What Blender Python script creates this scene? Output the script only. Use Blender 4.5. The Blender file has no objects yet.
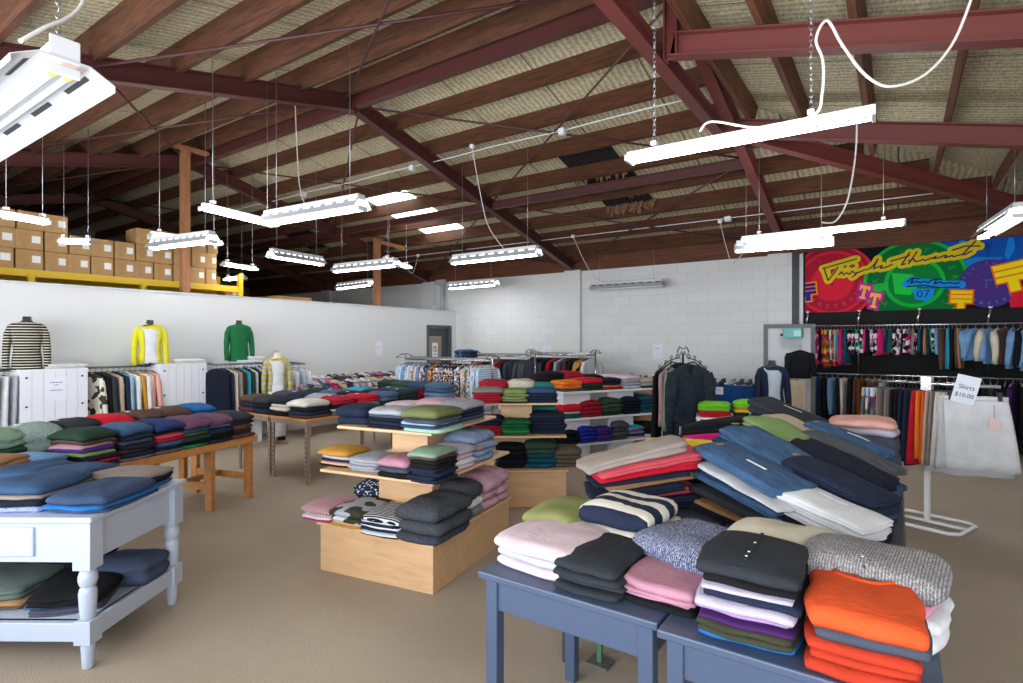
import bpy, math, random
from mathutils import Vector, Matrix, noise
random.seed(11)
WIN_W, TUBE_E, EXPO = 165.0, 28.0, 0.22
R = math.radians
PI = math.pi
sc = bpy.context.scene
COL = sc.collection
# ---------------------------------------------------------------- camera numbers (survey of the room)
F, CX, CY, EYE, YAW = 560.0, 511.5, 342.0, 1.65, R(34.6)
SN, CS = math.sin(YAW), math.cos(YAW)

def ray(px):
    d = (px - CX) / F
    return CS * d - SN, SN * d + CS

def at_h(px, py, h):
    Z = (EYE - h) * F / (py - CY)
    a, b = ray(px)
    return Vector((a * Z, b * Z, h))

def at_x(px, py, X):
    a, b = ray(px)
    Z = X / a
    return Vector((X, b * Z, EYE + (CY - py) * Z / F))

def at_y(px, py, Y):
    a, b = ray(px)
    Z = Y / b
    return Vector((a * Z, Y, EYE + (CY - py) * Z / F))

def at_z(px, py, Z):
    a, b = ray(px)
    return Vector((a * Z, b * Z, EYE + (CY - py) * Z / F))

# ---------------------------------------------------------------- colours and materials
def lin(hx):
    o = []
    for i in (0, 2, 4):
        c = int(hx[i:i + 2], 16) / 255
        o.append(c / 12.92 if c <= .04045 else ((c + .055) / 1.055) ** 2.4)
    return (o[0], o[1], o[2], 1)

PAL = {
 'navy': '1f2942', 'dark navy': '151b2e', 'black': '16171b', 'charcoal': '2e3339', 'slate grey': '474c5c', 'slate blue': '33486a',
 'denim blue': '4a6688', 'dusk blue': '324e74', 'mid blue': '3a5c84', 'bright blue': '1f66ae', 'royal blue': '2230b4', 'purple': '4c2c92',
 'deep purple': '472062', 'lilac': 'b48ccc', 'pale lilac': 'b6afc4', 'plum': '6b4560', 'mauve': 'b58a95', 'mauve pink': 'c59aa8',
 'dusty pink': 'bd8298', 'pale pink': 'd9c2cb', 'pink': 'dd8fb0', 'crimson': 'ab1730', 'dark crimson': '7c1a2a', 'red': 'd0142c', 'coral red': 'cf4a58', 'maroon': '5a2232',
 'rust red': 'c4351c', 'orange': 'e8501e', 'bright orange': 'f2761e', 'peach': 'dba888', 'mustard': 'c08a2a', 'yellow': 'e8c81e', 'lemon yellow': 'ddd524', 'mustard yellow': 'b9a81a',
 'cream': 'cdc4b0', 'ivory': 'd6d1c5', 'white': 'd9dbe1', 'off white': 'c9cbd1', 'beige': 'bda892', 'camel': 'a8794f', 'brown': '5b4036', 'dark brown': '3d2b26',
 'taupe': '8a7c74', 'light taupe': 'a0938a', 'brown grey': '6d625c', 'grey': '8b8f97', 'light grey': 'a3a8b2', 'dark grey': '50545a', 'green grey': '5e6e6a',
 'olive': '6c7748', 'olive green': '848a4e', 'leaf green': '7a9a58', 'bright green': '3f9a4e', 'emerald': '13a06c', 'green': '176b3c', 'dark green': '20382e', 'deep green': '33503f', 'sage': '7f9d84',
 'mint': '9cc4ac', 'lime green': '6cc41e', 'teal': '0f5468', 'dark teal': '1e3a4c', 'dark slate blue': '27333f', 'teal green': '1c7f78', 'turquoise': '2b9fc4', 'light blue': '95bcd8', 'pale blue': 'b3c2d2', 'sky blue': '6d9ccf', 'washed blue': '7d93b6',
 'khaki': '8a7c50', 'dark olive': '3a3d2c', 'brown olive': '5f564a', 'chocolate': '75401f', 'magenta': 'd01a72', 'hot pink': 'e01c74', 'salmon': 'e0a497', 'indigo': '26366e', 'periwinkle': '5f6c96', 'wine': '8e2442',
}

def _soft(hx, f=.12):
    c = [int(hx[i:i + 2], 16) for i in (0, 2, 4)]; y = .3 * c[0] + .59 * c[1] + .11 * c[2]
    return ''.join('%02x' % int(v + (y - v) * f) for v in c)
for _k in list(PAL): PAL[_k] = _soft(PAL[_k])
_mats = {}

def new_mat(name):
    m = bpy.data.materials.new(name)
    m.use_nodes = True
    nt = m.node_tree
    return m, nt, nt.nodes['Principled BSDF']

def nd(nt, typ, **kw):
    n = nt.nodes.new(typ)
    for k, v in kw.items():
        if k in n.inputs.keys():
            n.inputs[k].default_value = v
        else:
            setattr(n, k, v)
    return n

def coords(nt, scale=(1, 1, 1), kind='Object'):
    tc = nd(nt, 'ShaderNodeTexCoord')
    mp = nd(nt, 'ShaderNodeMapping')
    mp.inputs['Scale'].default_value = scale
    nt.links.new(tc.outputs[kind], mp.inputs['Vector'])
    return mp.outputs['Vector']

def ramp(nt, fac, stops, interp='LINEAR'):
    r = nd(nt, 'ShaderNodeValToRGB')
    cr = r.color_ramp
    cr.interpolation = interp
    while len(cr.elements) < len(stops):
        cr.elements.new(.5)
    for e, (p, c) in zip(cr.elements, stops):
        e.position = p
        e.color = lin(c) if isinstance(c, str) else c
    nt.links.new(fac, r.inputs['Fac'])
    return r.outputs['Color']

def bump(nt, bs, height, strength, dist=.01):
    b = nd(nt, 'ShaderNodeBump', Strength=strength, Distance=dist)
    nt.links.new(height, b.inputs['Height'])
    nt.links.new(b.outputs['Normal'], bs.inputs['Normal'])

def solid(hx, rough=.5, metal=0, spec=.5):
    k = ('s', hx, rough, metal)
    if k in _mats: return _mats[k]
    m, nt, bs = new_mat('paint_' + hx)
    bs.inputs['Base Color'].default_value = lin(hx)
    bs.inputs['Roughness'].default_value = rough
    bs.inputs['Metallic'].default_value = metal
    n = nd(nt, 'ShaderNodeTexNoise', Scale=60.0)
    nt.links.new(coords(nt), n.inputs['Vector'])
    bump(nt, bs, n.outputs['Fac'], .06, .004)
    _mats[k] = m
    return m

def emit(hx, s, name='tube_glow'):
    k = ('e', hx, s)
    if k in _mats: return _mats[k]
    m, nt, bs = new_mat(name)
    bs.inputs['Base Color'].default_value = lin(hx)
    bs.inputs['Emission Color'].default_value = lin(hx)
    bs.inputs['Emission Strength'].default_value = s
    _mats[k] = m
    return m

def shade(hx, f):
    return ''.join('%02x' % max(0, min(255, int(int(hx[i:i + 2], 16) * f + (12 if f > 1 else 0)))) for i in (0, 2, 4))

def fab(cname, pat='plain', c2=None):
    """cloth in a palette colour with an optional woven or printed pattern"""
    k = ('f', cname, pat, c2)
    if k in _mats: return _mats[k]
    hx = PAL.get(cname, cname)
    h2 = PAL.get(c2, c2) if c2 else None
    m, nt, bs = new_mat('fabric_' + cname.replace(' ', '_') + '_' + pat)
    L = nt.links.new
    bs.inputs['Roughness'].default_value = .92
    bs.inputs['Specular IOR Level'].default_value = .18
    v = coords(nt)
    if pat == 'plain':
        n = nd(nt, 'ShaderNodeTexNoise', Scale=9.0, Detail=3.0)
        L(v, n.inputs['Vector'])
        c = ramp(nt, n.outputs['Fac'], [(.3, shade(hx, .93)), (.7, shade(hx, 1.0))])
    elif pat == 'denim':
        n = nd(nt, 'ShaderNodeTexNoise', Scale=6.0, Detail=6.0, Roughness=.75)
        L(coords(nt, (1, 4.5, 2)), n.inputs['Vector'])
        c = ramp(nt, n.outputs['Fac'], [(.3, shade(hx, .72)), (.55, hx), (.8, shade(hx, 1.15))])
    elif pat == 'marl':
        n = nd(nt, 'ShaderNodeTexNoise', Scale=150.0, Detail=2.0)
        L(coords(nt, (1, 1, 2.2)), n.inputs['Vector'])
        c = ramp(nt, n.outputs['Fac'], [(.42, hx), (.58, h2 or shade(hx, 1.5))])
    elif pat == 'knit':
        w = nd(nt, 'ShaderNodeTexWave', Scale=38.0, Distortion=5.0)
        w.inputs['Detail'].default_value = 3
        w.inputs['Detail Scale'].default_value = 6
        L(v, w.inputs['Vector'])
        n = nd(nt, 'ShaderNodeTexNoise', Scale=120.0)
        L(v, n.inputs['Vector'])
        mx = nd(nt, 'ShaderNodeMath', operation='MULTIPLY_ADD')
        L(w.outputs['Fac'], mx.inputs[0]); mx.inputs[1].default_value = .45
        L(n.outputs['Fac'], mx.inputs[2])
        c = ramp(nt, mx.outputs[0], [(.58, hx), (1.0, h2 or shade(hx, 1.5))])
    elif pat in ('stripey', 'stripex', 'stripez', 'wide', 'widez'):
        ax = {'stripex': 'X', 'stripey': 'Y', 'stripez': 'Z', 'wide': 'Y', 'widez': 'Z'}[pat]
        w = nd(nt, 'ShaderNodeTexWave', Scale=2.6 if pat == 'wide' else 14.0, Distortion=.4, bands_direction=ax)
        if pat == 'stripez': w.inputs['Scale'].default_value = 8.5
        if pat == 'widez': w.inputs['Scale'].default_value = 3.4
        if pat == 'wide': w.inputs['Distortion'].default_value = .8
        L(v, w.inputs['Vector'])
        c = ramp(nt, w.outputs['Fac'], [(0, hx), (.5 if pat in ('wide', 'widez') else .74 if pat == 'stripez' else .62, h2 or PAL['white'])], 'CONSTANT')
    elif pat in ('floral', 'dots', 'camo', 'bold'):
        sc_ = {'floral': 38.0, 'dots': 40.0, 'camo': 9.0, 'bold': 16.0}[pat]
        if pat == 'camo':
            n = nd(nt, 'ShaderNodeTexNoise', Scale=sc_, Detail=1.0)
            L(v, n.inputs['Vector'])
            c = ramp(nt, n.outputs['Fac'], [(0, hx), (.5, h2 or PAL['dark olive'])], 'CONSTANT')
        else:
            n = nd(nt, 'ShaderNodeTexVoronoi', Scale=sc_)
            L(v, n.inputs['Vector'])
            if pat == 'dots':
                c = ramp(nt, n.outputs['Distance'], [(0, h2 or PAL['white']), (.3, hx)], 'CONSTANT')
            else:
                sp = nd(nt, 'ShaderNodeSeparateColor')
                L(n.outputs['Color'], sp.inputs[0])
                c = ramp(nt, sp.outputs[0], [(0, hx), (.45, h2 or PAL['white']), (.72, shade(hx, .55)), (.87, PAL['peach'] if pat == 'floral' else PAL['hot pink'])], 'CONSTANT')
    elif pat == 'cordu':
        w = nd(nt, 'ShaderNodeTexWave', Scale=60.0)
        L(v, w.inputs['Vector'])
        c = ramp(nt, w.outputs['Fac'], [(.2, shade(hx, .75)), (.8, hx)])
    L(c, bs.inputs['Base Color'])
    n2 = nd(nt, 'ShaderNodeTexNoise', Scale=220.0 if pat not in ('knit', 'marl') else 130.0, Detail=1.0)
    L(coords(nt), n2.inputs['Vector'])
    n3 = nd(nt, 'ShaderNodeTexNoise', Scale=16.0, Detail=3.0, Distortion=1.2)
    L(coords(nt, (1, 2.2, 1)), n3.inputs['Vector'])
    b3 = nd(nt, 'ShaderNodeBump', Strength=.28, Distance=.012); L(n3.outputs['Fac'], b3.inputs['Height'])
    b2 = nd(nt, 'ShaderNodeBump', Strength=.4, Distance=.004); L(n2.outputs['Fac'], b2.inputs['Height'])
    L(b3.outputs['Normal'], b2.inputs['Normal']); L(b2.outputs['Normal'], bs.inputs['Normal'])
    _mats[k] = m
    return m

def fabspec(s):
    """'navy', 'navy:marl', 'navy:stripey:white' -> (plain words, material)"""
    p = s.split(':')
    pat = p[1] if len(p) > 1 else 'plain'
    c2 = p[2] if len(p) > 2 else None
    words = {'plain': p[0], 'denim': p[0] if 'denim' in p[0] else p[0] + ' denim', 'marl': p[0] + ' marl', 'knit': p[0] + ' flecked', 'floral': p[0] + ' floral', 'dots': p[0] + ' spotted',
             'camo': p[0] + ' patterned', 'bold': p[0] + ' print', 'cordu': p[0] + ' corduroy'}.get(pat, p[0] + ' striped')
    return words, fab(p[0], pat, c2)

def wood(hx, h2, scale=(1, 12, 12), rough=.45, name='wood'):
    k = ('w', hx, h2, scale)
    if k in _mats: return _mats[k]
    m, nt, bs = new_mat(name)
    n = nd(nt, 'ShaderNodeTexNoise', Scale=3.0, Detail=6.0, Roughness=.65, Distortion=.6)
    nt.links.new(coords(nt, scale), n.inputs['Vector'])
    c = ramp(nt, n.outputs['Fac'], [(.3, hx), (.7, h2)])
    nt.links.new(c, bs.inputs['Base Color'])
    bs.inputs['Roughness'].default_value = rough
    bump(nt, bs, n.outputs['Fac'], .08, .004)
    _mats[k] = m
    return m

# ---------------------------------------------------------------- mesh builder
class MB:
    def __init__(s):
        s.v, s.f, s.sm, s.mi, s.cur = [], [], [], [], 0

    def add(s, vs, fs, smooth=False, M=None):
        o = len(s.v)
        s.v += [tuple(M @ Vector(q)) if M else tuple(q) for q in vs]
        for f in fs:
            s.f.append(tuple(i + o for i in f)); s.sm.append(smooth); s.mi.append(s.cur)
        return s

    def box(s, x0, x1, y0, y1, z0, z1, M=None):
        vs = [(x, y, z) for z in (z0, z1) for y in (y0, y1) for x in (x0, x1)]
        return s.add(vs, [(0, 2, 3, 1), (4, 5, 7, 6), (0, 1, 5, 4), (2, 6, 7, 3), (0, 4, 6, 2), (1, 3, 7, 5)], False, M)

    def beam(s, p, q, w, h, up=(0, 0, 1), dz=0.0, dx=0.0):
        p, q = Vector(p), Vector(q)
        d = (q - p); ln = d.length; d.normalize()
        sd = d.cross(Vector(up))
        if sd.length < 1e-4: sd = d.cross(Vector((1, 0, 0)))
        sd.normalize(); u = sd.cross(d)
        M = Matrix((sd, d, u)).transposed().to_4x4(); M.translation = p
        return s.box(-w / 2 + dx, w / 2 + dx, 0, ln, -h / 2 + dz, h / 2 + dz, M)

    def ibeam(s, p, q, w, h, tf=.014, tw=.012, up=(0, 0, 1)):
        s.beam(p, q, w, tf, up, h / 2 - tf / 2); s.beam(p, q, w, tf, up, -h / 2 + tf / 2)
        return s.beam(p, q, tw, h - 2 * tf, up)

    def loft(s, rings, closed=True, caps=True, smooth=True):
        n = len(rings[0]); vs = [p for r in rings for p in r]; fs = []
        m = n if closed else n - 1
        for i in range(len(rings) - 1):
            for j in range(m):
                a, b = i * n + j, i * n + (j + 1) % n
                fs.append((a, b, b + n, a + n))
        if caps and closed:
            fs.append(tuple(range(n - 1, -1, -1)))
            fs.append(tuple(range((len(rings) - 1) * n, len(rings) * n)))
        return s.add(vs, fs, smooth)

    def tube(s, pts, r, n=8):
        pts = [Vector(p) for p in pts]; rings = []
        ref = Vector((0, 0, 1))
        for i, p in enumerate(pts):
            d = (pts[min(i + 1, len(pts) - 1)] - pts[max(i - 1, 0)]).normalized()
            a = d.cross(ref)
            if a.length < .05: a = d.cross(Vector((1, 0, 0)))
            a.normalize(); b = a.cross(d)
            rr = r[i] if isinstance(r, (list, tuple)) else r
            rings.append([p + (a * math.cos(t) + b * math.sin(t)) * rr for t in (2 * PI * k / n for k in range(n))])
        return s.loft(rings)

    def lathe(s, prof, n=16, c=(0, 0, 0)):
        return s.loft([[Vector((c[0] + r * math.cos(2 * PI * k / n), c[1] + r * math.sin(2 * PI * k / n), c[2] + z)) for k in range(n)] for z, r in prof])

    def prism(s, poly, M, depth):
        """poly in local xz, extruded along local y by depth"""
        n = len(poly)
        vs = [(x, 0, z) for x, z in poly] + [(x, depth, z) for x, z in poly]
        fs = [tuple(range(n)), tuple(range(2 * n - 1, n - 1, -1))] + [(i, i + n, (i + 1) % n + n, (i + 1) % n) for i in range(n)]
        return s.add(vs, fs, False, M)

def place(loc=(0, 0, 0), rz=0.0):
    return Matrix.Translation(Vector(loc)) @ Matrix.Rotation(rz, 4, 'Z')

def obj(name, mb, mat, parent=None, loc=None, rz=0.0, bev=0, segs=2):
    me = bpy.data.meshes.new(name)
    me.from_pydata(mb.v, [], mb.f)
    me.polygons.foreach_set('use_smooth', mb.sm)
    if not isinstance(mat, (list, tuple)): mat = [mat]
    for m in mat: me.materials.append(m)
    if len(mat) > 1: me.polygons.foreach_set('material_index', mb.mi)
    me.update()
    o = bpy.data.objects.new(name, me)
    COL.objects.link(o)
    if parent: o.parent = parent
    if loc is not None: o.location = loc
    o.rotation_euler.z = rz
    if bev:
        b = o.modifiers.new('edge', 'BEVEL'); b.width = bev; b.segments = segs; b.limit_method = 'ANGLE'; b.angle_limit = R(40)
    return o

def tag(o, label, cat, group=None):
    o['label'] = label; o['category'] = cat
    if group: o['group'] = group
    return o

def thing(name, label, cat, loc=(0, 0, 0), rz=0.0, group=None):
    o = bpy.data.objects.new(name, None)
    o.empty_display_size = .1
    COL.objects.link(o)
    o.location = loc; o.rotation_euler.z = rz
    return tag(o, label, cat, group)

def struct(name, mb, mat, label=None, bev=0):
    o = obj(name, mb, mat, bev=bev)
    o['kind'] = 'structure'
    if label: o['label'] = label
    return o

ORD = ['first', 'second', 'third', 'fourth', 'fifth', 'sixth', 'seventh', 'eighth', 'ninth', 'tenth', 'eleventh', 'twelfth', 'thirteenth', 'fourteenth', 'fifteenth', 'sixteenth',
       'seventeenth', 'eighteenth', 'nineteenth', 'twentieth']
def ordw(i):
    if i < 20: return ORD[i]
    t = ['', '', 'twenty', 'thirty', 'forty', 'fifty', 'sixty', 'seventy', 'eighty'][(i + 1) // 10]
    u = (i + 1) % 10
    return (t[:-1] + 'ieth') if u == 0 else t + '-' + ORD[u - 1]

def text_mesh(txt, size, M, mb, depth=.002):
    """built-in lettering turned into mesh; local xz plane"""
    c = bpy.data.curves.new('lettering', 'FONT')
    c.body = txt; c.size = size; c.align_x = 'CENTER'; c.align_y = 'CENTER'; c.extrude = 0; c.resolution_u = 3
    o = bpy.data.objects.new('lettering', c); COL.objects.link(o)
    dg = bpy.context.evaluated_depsgraph_get(); dg.update()
    me = o.evaluated_get(dg).to_mesh()
    vs = [(v.co.x, -depth, v.co.y) for v in me.vertices]; fs = [tuple(p.vertices) for p in me.polygons]
    o.evaluated_get(dg).to_mesh_clear()
    bpy.data.objects.remove(o); bpy.data.curves.remove(c)
    if M is None: return vs, fs
    mb.add(vs, fs, False, M)
    return mb
# ================================================================ room shell
XW, YB, XR, YF, XG = -9.3, 11.0, 2.35, -1.3, -18.7     # partition, back wall, right wall, street wall, far gable
RID, PITCH, ZAP = 4.88, .245, 4.69
def zr(y): return ZAP - PITCH * abs(y - RID)            # underside of the steel rafters, main roof
XH = -1.63                                             # last truss; beyond it the roof is hipped
ZH = zr(7.14)
def zh(x): return ZH - PITCH * (x - XH)                 # underside of the hip rafters
def roof_under(x, y):
    z = zr(y) + .42
    return z if x < XH else min(z, zh(x) + .42)

m_steel = solid('4e2623', .5)
m_steel2 = solid('69322e', .5)
m_purl = wood('2a150a', '67391c', (1, 14, 14), .75, 'stained_timber')
m_purl2 = wood('3a2014', '7a4a2e', (14, 1, 14), .75, 'stained_timber_hip')
m_wall = solid('d4d6d7', .75)
m_dark = solid('1d1f23', .6)
m_white = solid('e6e8ec', .4)

def mat_carpet():
    m, nt, bs = new_mat('brown_carpet')
    v = coords(nt)
    n = nd(nt, 'ShaderNodeTexNoise', Scale=160.0, Detail=2.0); nt.links.new(v, n.inputs['Vector'])
    n2 = nd(nt, 'ShaderNodeTexNoise', Scale=.9, Detail=4.0); nt.links.new(v, n2.inputs['Vector'])
    a = nd(nt, 'ShaderNodeMath', operation='MULTIPLY_ADD'); nt.links.new(n2.outputs['Fac'], a.inputs[0]); a.inputs[1].default_value = .5; nt.links.new(n.outputs['Fac'], a.inputs[2])
    c = ramp(nt, a.outputs[0], [(.45, '8a7d6f'), (1.0, 'b3a594')])
    nt.links.new(c, bs.inputs['Base Color']); bs.inputs['Roughness'].default_value = .95; bs.inputs['Specular IOR Level'].default_value = .1
    bump(nt, bs, n.outputs['Fac'], .5, .006)
    return m

def mat_block():
    m, nt, bs = new_mat('painted_block')
    tc = nd(nt, 'ShaderNodeTexCoord'); sp = nd(nt, 'ShaderNodeSeparateXYZ'); cb = nd(nt, 'ShaderNodeCombineXYZ')
    nt.links.new(tc.outputs['Object'], sp.inputs[0]); nt.links.new(sp.outputs['X'], cb.inputs['X']); nt.links.new(sp.outputs['Z'], cb.inputs['Y'])
    b = nd(nt, 'ShaderNodeTexBrick', Scale=1.0)
    b.inputs['Brick Width'].default_value = .4; b.inputs['Row Height'].default_value = .2; b.inputs['Mortar Size'].default_value = .006
    b.inputs['Color1'].default_value = lin('dedfde'); b.inputs['Color2'].default_value = lin('d9dad9'); b.inputs['Mortar'].default_value = lin('ced0d2')
    nt.links.new(cb.outputs[0], b.inputs['Vector']); nt.links.new(b.outputs['Color'], bs.inputs['Base Color'])
    bs.inputs['Roughness'].default_value = .7
    n = nd(nt, 'ShaderNodeTexNoise', Scale=90.0); nt.links.new(tc.outputs['Object'], n.inputs['Vector'])
    bump(nt, bs, n.outputs['Fac'], .15, .004)
    return m

def mat_foil(axis):
    """straw coloured insulation held up by wire netting under the iron"""
    m, nt, bs = new_mat('roof_insulation_' + axis)
    v = coords(nt)
    w = nd(nt, 'ShaderNodeTexWave', Scale=4.2, Distortion=3.0, bands_direction=axis)
    w.inputs['Detail'].default_value = 2; w.inputs['Detail Scale'].default_value = 1.5
    nt.links.new(v, w.inputs['Vector'])
    n = nd(nt, 'ShaderNodeTexNoise', Scale=14.0, Detail=6.0, Roughness=.7)
    nt.links.new(coords(nt, (1, 4, 1) if axis == 'X' else (4, 1, 1)), n.inputs['Vector'])
    a = nd(nt, 'ShaderNodeMath', operation='MULTIPLY_ADD'); nt.links.new(w.outputs['Fac'], a.inputs[0]); a.inputs[1].default_value = .2; nt.links.new(n.outputs['Fac'], a.inputs[2])
    c = ramp(nt, a.outputs[0], [(.33, '7c7254'), (.6, 'b8ae8c'), (.95, 'efe9d4')])
    # dark laps between the sheets
    tc = nd(nt, 'ShaderNodeTexCoord'); sp = nd(nt, 'ShaderNodeSeparateXYZ'); nt.links.new(tc.outputs['Object'], sp.inputs[0])
    q = nd(nt, 'ShaderNodeMath', operation='MULTIPLY_ADD'); nt.links.new(sp.outputs['X' if axis == 'X' else 'Y'], q.inputs[0]); q.inputs[1].default_value = .83; q.inputs[2].default_value = 40.0
    fr = nd(nt, 'ShaderNodeMath', operation='FRACT'); nt.links.new(q.outputs[0], fr.inputs[0])
    lt = nd(nt, 'ShaderNodeMath', operation='LESS_THAN'); nt.links.new(fr.outputs[0], lt.inputs[0]); lt.inputs[1].default_value = .012
    mx = nd(nt, 'ShaderNodeMix', data_type='RGBA'); nt.links.new(lt.outputs[0], mx.inputs[0]); nt.links.new(c, mx.inputs[6]); mx.inputs[7].default_value = lin('2c2822')
    nt.links.new(mx.outputs[2], bs.inputs['Base Color']); bs.inputs['Roughness'].default_value = .6
    bump(nt, bs, a.outputs[0], .5, .02)
    return m

struct('floor', MB().box(XG, XR, YF, YB + .2, -.1, 0), mat_carpet())
mblock = mat_block()
struct('wall_back', MB().box(XG, XR, YB, YB + .2, 0, 3.7), mblock)
struct('wall_left', MB().box(XW - .1, XW, YF, 9.93, 0, 2.4).box(XW - .1, XW, 10.75, YB, 0, 2.4).box(XW - .1, XW, 9.93, 10.75, 2.02, 2.4), m_wall)
struct('trim_1', MB().box(XW - .12, XW + .025, YF, YB, 2.4, 2.425), solid('c9ccd0', .6), 'white capping along the top of the partition')
struct('baseboard_left', MB().box(XW, XW + .015, YF, 9.9, 0, .1), m_white)
struct('baseboard_back', MB().box(XW, -1.6, YB - .015, YB, 0, .1), m_white)
struct('wall_right', MB().box(XR, XR + .15, YF, YB, 0, 3.6), m_wall)
struct('wall_far', MB().box(XG - .15, XG, YF, YB, 0, 5.3), solid('8f8a84', .8))
wf = MB()
wf.box(XG, -8.6, YF - .2, YF, 0, 3.5).box(-8.6, XR, YF - .2, YF, 0, .35).box(-8.6, XR, YF - .2, YF, 3.0, 3.5)
for x in (-8.6, -5.9, -3.2, -.5, 2.1): wf.box(x, x + .3, YF - .2, YF, .35, 3.0)
struct('wall_front', wf, m_wall)
for k, x in enumerate((-8.3, -5.6, -2.9, -.2)):
    struct('window_%d' % (k + 1), MB().box(x, x + 2.4, YF - .13, YF - .09, .35, .41).box(x, x + 2.4, YF - .13, YF - .09, 2.94, 3.0).box(x, x + .06, YF - .13, YF - .09, .41, 2.94).box(x + 2.34, x + 2.4, YF - .13, YF - .09, .41, 2.94), solid('3c4046', .5))
# pilasters under the frames, downpipe, dark timber plate on the wall head
FX = [XH - 4.28 * k for k in range(0, 5)]
for k, x in enumerate([-1.73] + FX[1:4]):
    struct('pillar', MB().box(x - .2, x + .2, YB - .1, YB + .01, 0, 3.22), mblock, bev=.01)
struct('ceiling_beam', MB().box(XG, XR, YB - .07, YB + .02, 3.2, 3.58), wood('3a1f12', '7a431f', (.6, 10, 10), .7, 'eave_plate'), 'brown timber plate on top of the back wall')
pp = at_y(443, 300, YB - .12)
struct('trim_2', MB().tube([(pp.x, YB - .16, .1), (pp.x, YB - .16, 3.05), (pp.x - .08, YB - .14, 3.15)], .045, 10).box(pp.x - .2, pp.x + .1, YB - .2, YB - .1, 3.12, 3.24), solid('b9bcc0', .5), 'grey downpipe on the back wall')
# ---------------------------------------------------------------- roof skin
def slope_pts(lst): return [Vector(p) for p in lst]
mX, mY = mat_foil('X'), mat_foil('Y')
T = .42
def zs(y): return zr(y) + T
b = MB(); hx = lambda y: XH + (y - 7.14)
# back slope with the gaps of the torn sheets left to separate objects
b.add([(XG, RID, zs(RID)), (XH, RID, zs(RID)), (XH, 7.14, zs(7.14)), (XR, 7.14 + XR - XH, zs(7.14 + XR - XH)), (XG, 7.14 + XR - XH, zs(7.14 + XR - XH))], [(0, 1, 2, 3, 4)])
o = struct('ceiling', b, mX, 'straw coloured insulation under the back slope of the roof')
b = MB().add([(XG, RID, zs(RID)), (XH, RID, zs(RID)), (XH, 2.62, zs(2.62)), (XR, 2.62 - XR + XH, zs(2.62 - XR + XH)), (XG, 2.62 - XR + XH, zs(2.62 - XR + XH))], [(0, 1, 2, 3, 4)])
struct('ceiling', b, mX, 'straw coloured insulation under the street slope of the roof')
b = MB().add([(XH, 2.62, zh(XH) + T), (XH, 7.14, zh(XH) + T), (XR, 7.14 + XR - XH, zh(XR) + T), (XR, 2.62 - XR + XH, zh(XR) + T)], [(0, 1, 2, 3)])
struct('ceiling', b, mY, 'straw coloured insulation under the hip end of the roof')
b = MB().add([(XH, 2.62, zs(2.62)), (XH, 7.14, zs(7.14)), (XH, RID, zs(RID))], [(0, 1, 2)])
struct('wall_gablet', b, mY, 'insulated triangle over the hip')
# timber purlins
NP = [.77 + .7 * k for k in range(9)]
for k, dy in enumerate([.08] + NP):
    for sgn in (1, -1):
        y = RID + sgn * dy
        if y > 11.0 or y < YF: continue
        x1 = XH - .02 if dy < 2.26 else XH + dy - 2.3
        z = zr(y) + .2
        ang = -math.atan(PITCH) * sgn
        M = Matrix.Translation((XG, y, z)) @ Matrix.Rotation(ang, 4, 'X')
        struct('ceiling_beam', MB().box(0, x1 - XG, -.03, .03, -.03, .22, M), m_purl, 'stained timber purlin, %s %s the ridge' % (ordw(k), 'behind' if sgn > 0 else 'in front of'))
for k, x in enumerate((-1.46, -.9, -.27, .4, 1.05, 1.7)):
    e = x - XH + 2.2
    M = Matrix.Translation((x, RID - e, zh(x) + .2)) @ Matrix.Rotation(math.atan(PITCH), 4, 'Y')
    struct('ceiling_beam', MB().box(-.028, .028, 0, 2 * e, 0, .2, M), m_purl2, 'stained timber purlin across the hip, %s from the truss' % ordw(k))
# steel frames
for k, x in enumerate(FX):
    for sgn in (1, -1):
        ye = 10.98 if sgn > 0 else YF + .05
        mb = MB().ibeam((x, RID, zr(RID) + .1), (x, ye, zr(ye) + .1), .12, .2)
        if sgn > 0: mb.box(x - .06, x + .06, RID - .012, RID + .012, ZAP - .05, ZAP + .22)
        struct('ceiling_beam', mb, m_steel if k else m_steel2, 'dark red steel rafter %s the ridge, frame %s from the hip' % ('behind' if sgn > 0 else 'in front of', ordw(k)))
struct('ceiling_beam', MB().ibeam((XG, RID, ZAP + .11), (XH, RID, ZAP + .11), .11, .2), m_steel, 'dark red steel ridge beam')
for yy in (7.9,):
    for a, c in zip(FX[:-1], FX[1:]):
        struct('ceiling_beam', MB().ibeam((c + .06, yy, zr(yy) + .08), (a - .06, yy, zr(yy) + .08), .09, .13), m_steel, 'dark red steel strut between two frames')
# the end truss: king post, collar tie, hip rafters
struct('ceiling_beam', MB().ibeam((XH, RID - .04, 4.12), (XH, RID - .04, ZAP + .05), .12, .12, up=(1, 0, 0)), m_steel2, 'red king post of the end truss')
struct('ceiling_beam', MB().ibeam((XH - .13, 2.62, ZH + .06), (XH - .13, 7.2, ZH + .06), .12, .16), m_steel2, 'red collar tie of the end truss')
struct('ceiling_beam', MB().box(XH - .2, XH + .02, 6.95, 7.3, ZH - .05, ZH + .25), m_steel2, 'red gusset at the end truss', .01)
for yy, lab in ((4.84, 'middle'), (7.14, 'far')):
    struct('ceiling_beam', MB().ibeam((XH, yy, zh(XH) + .1), (XR, yy, zh(XR) + .1), .13, .2), m_steel2, 'red steel rafter under the hip, ' + lab)
struct('ceiling_beam', MB().ibeam((XH, 7.14, ZH + .08), (XR, 7.14 + XR - XH, zh(XR) + .08), .12, .2), m_steel2, 'red steel hip rafter to the back corner')
struct('ceiling_beam', MB().ibeam((XH, 2.62, ZH + .08), (XR, 2.62 - XR + XH, zh(XR) + .08), .12, .2), m_steel2, 'red steel hip rafter to the street corner')
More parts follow.
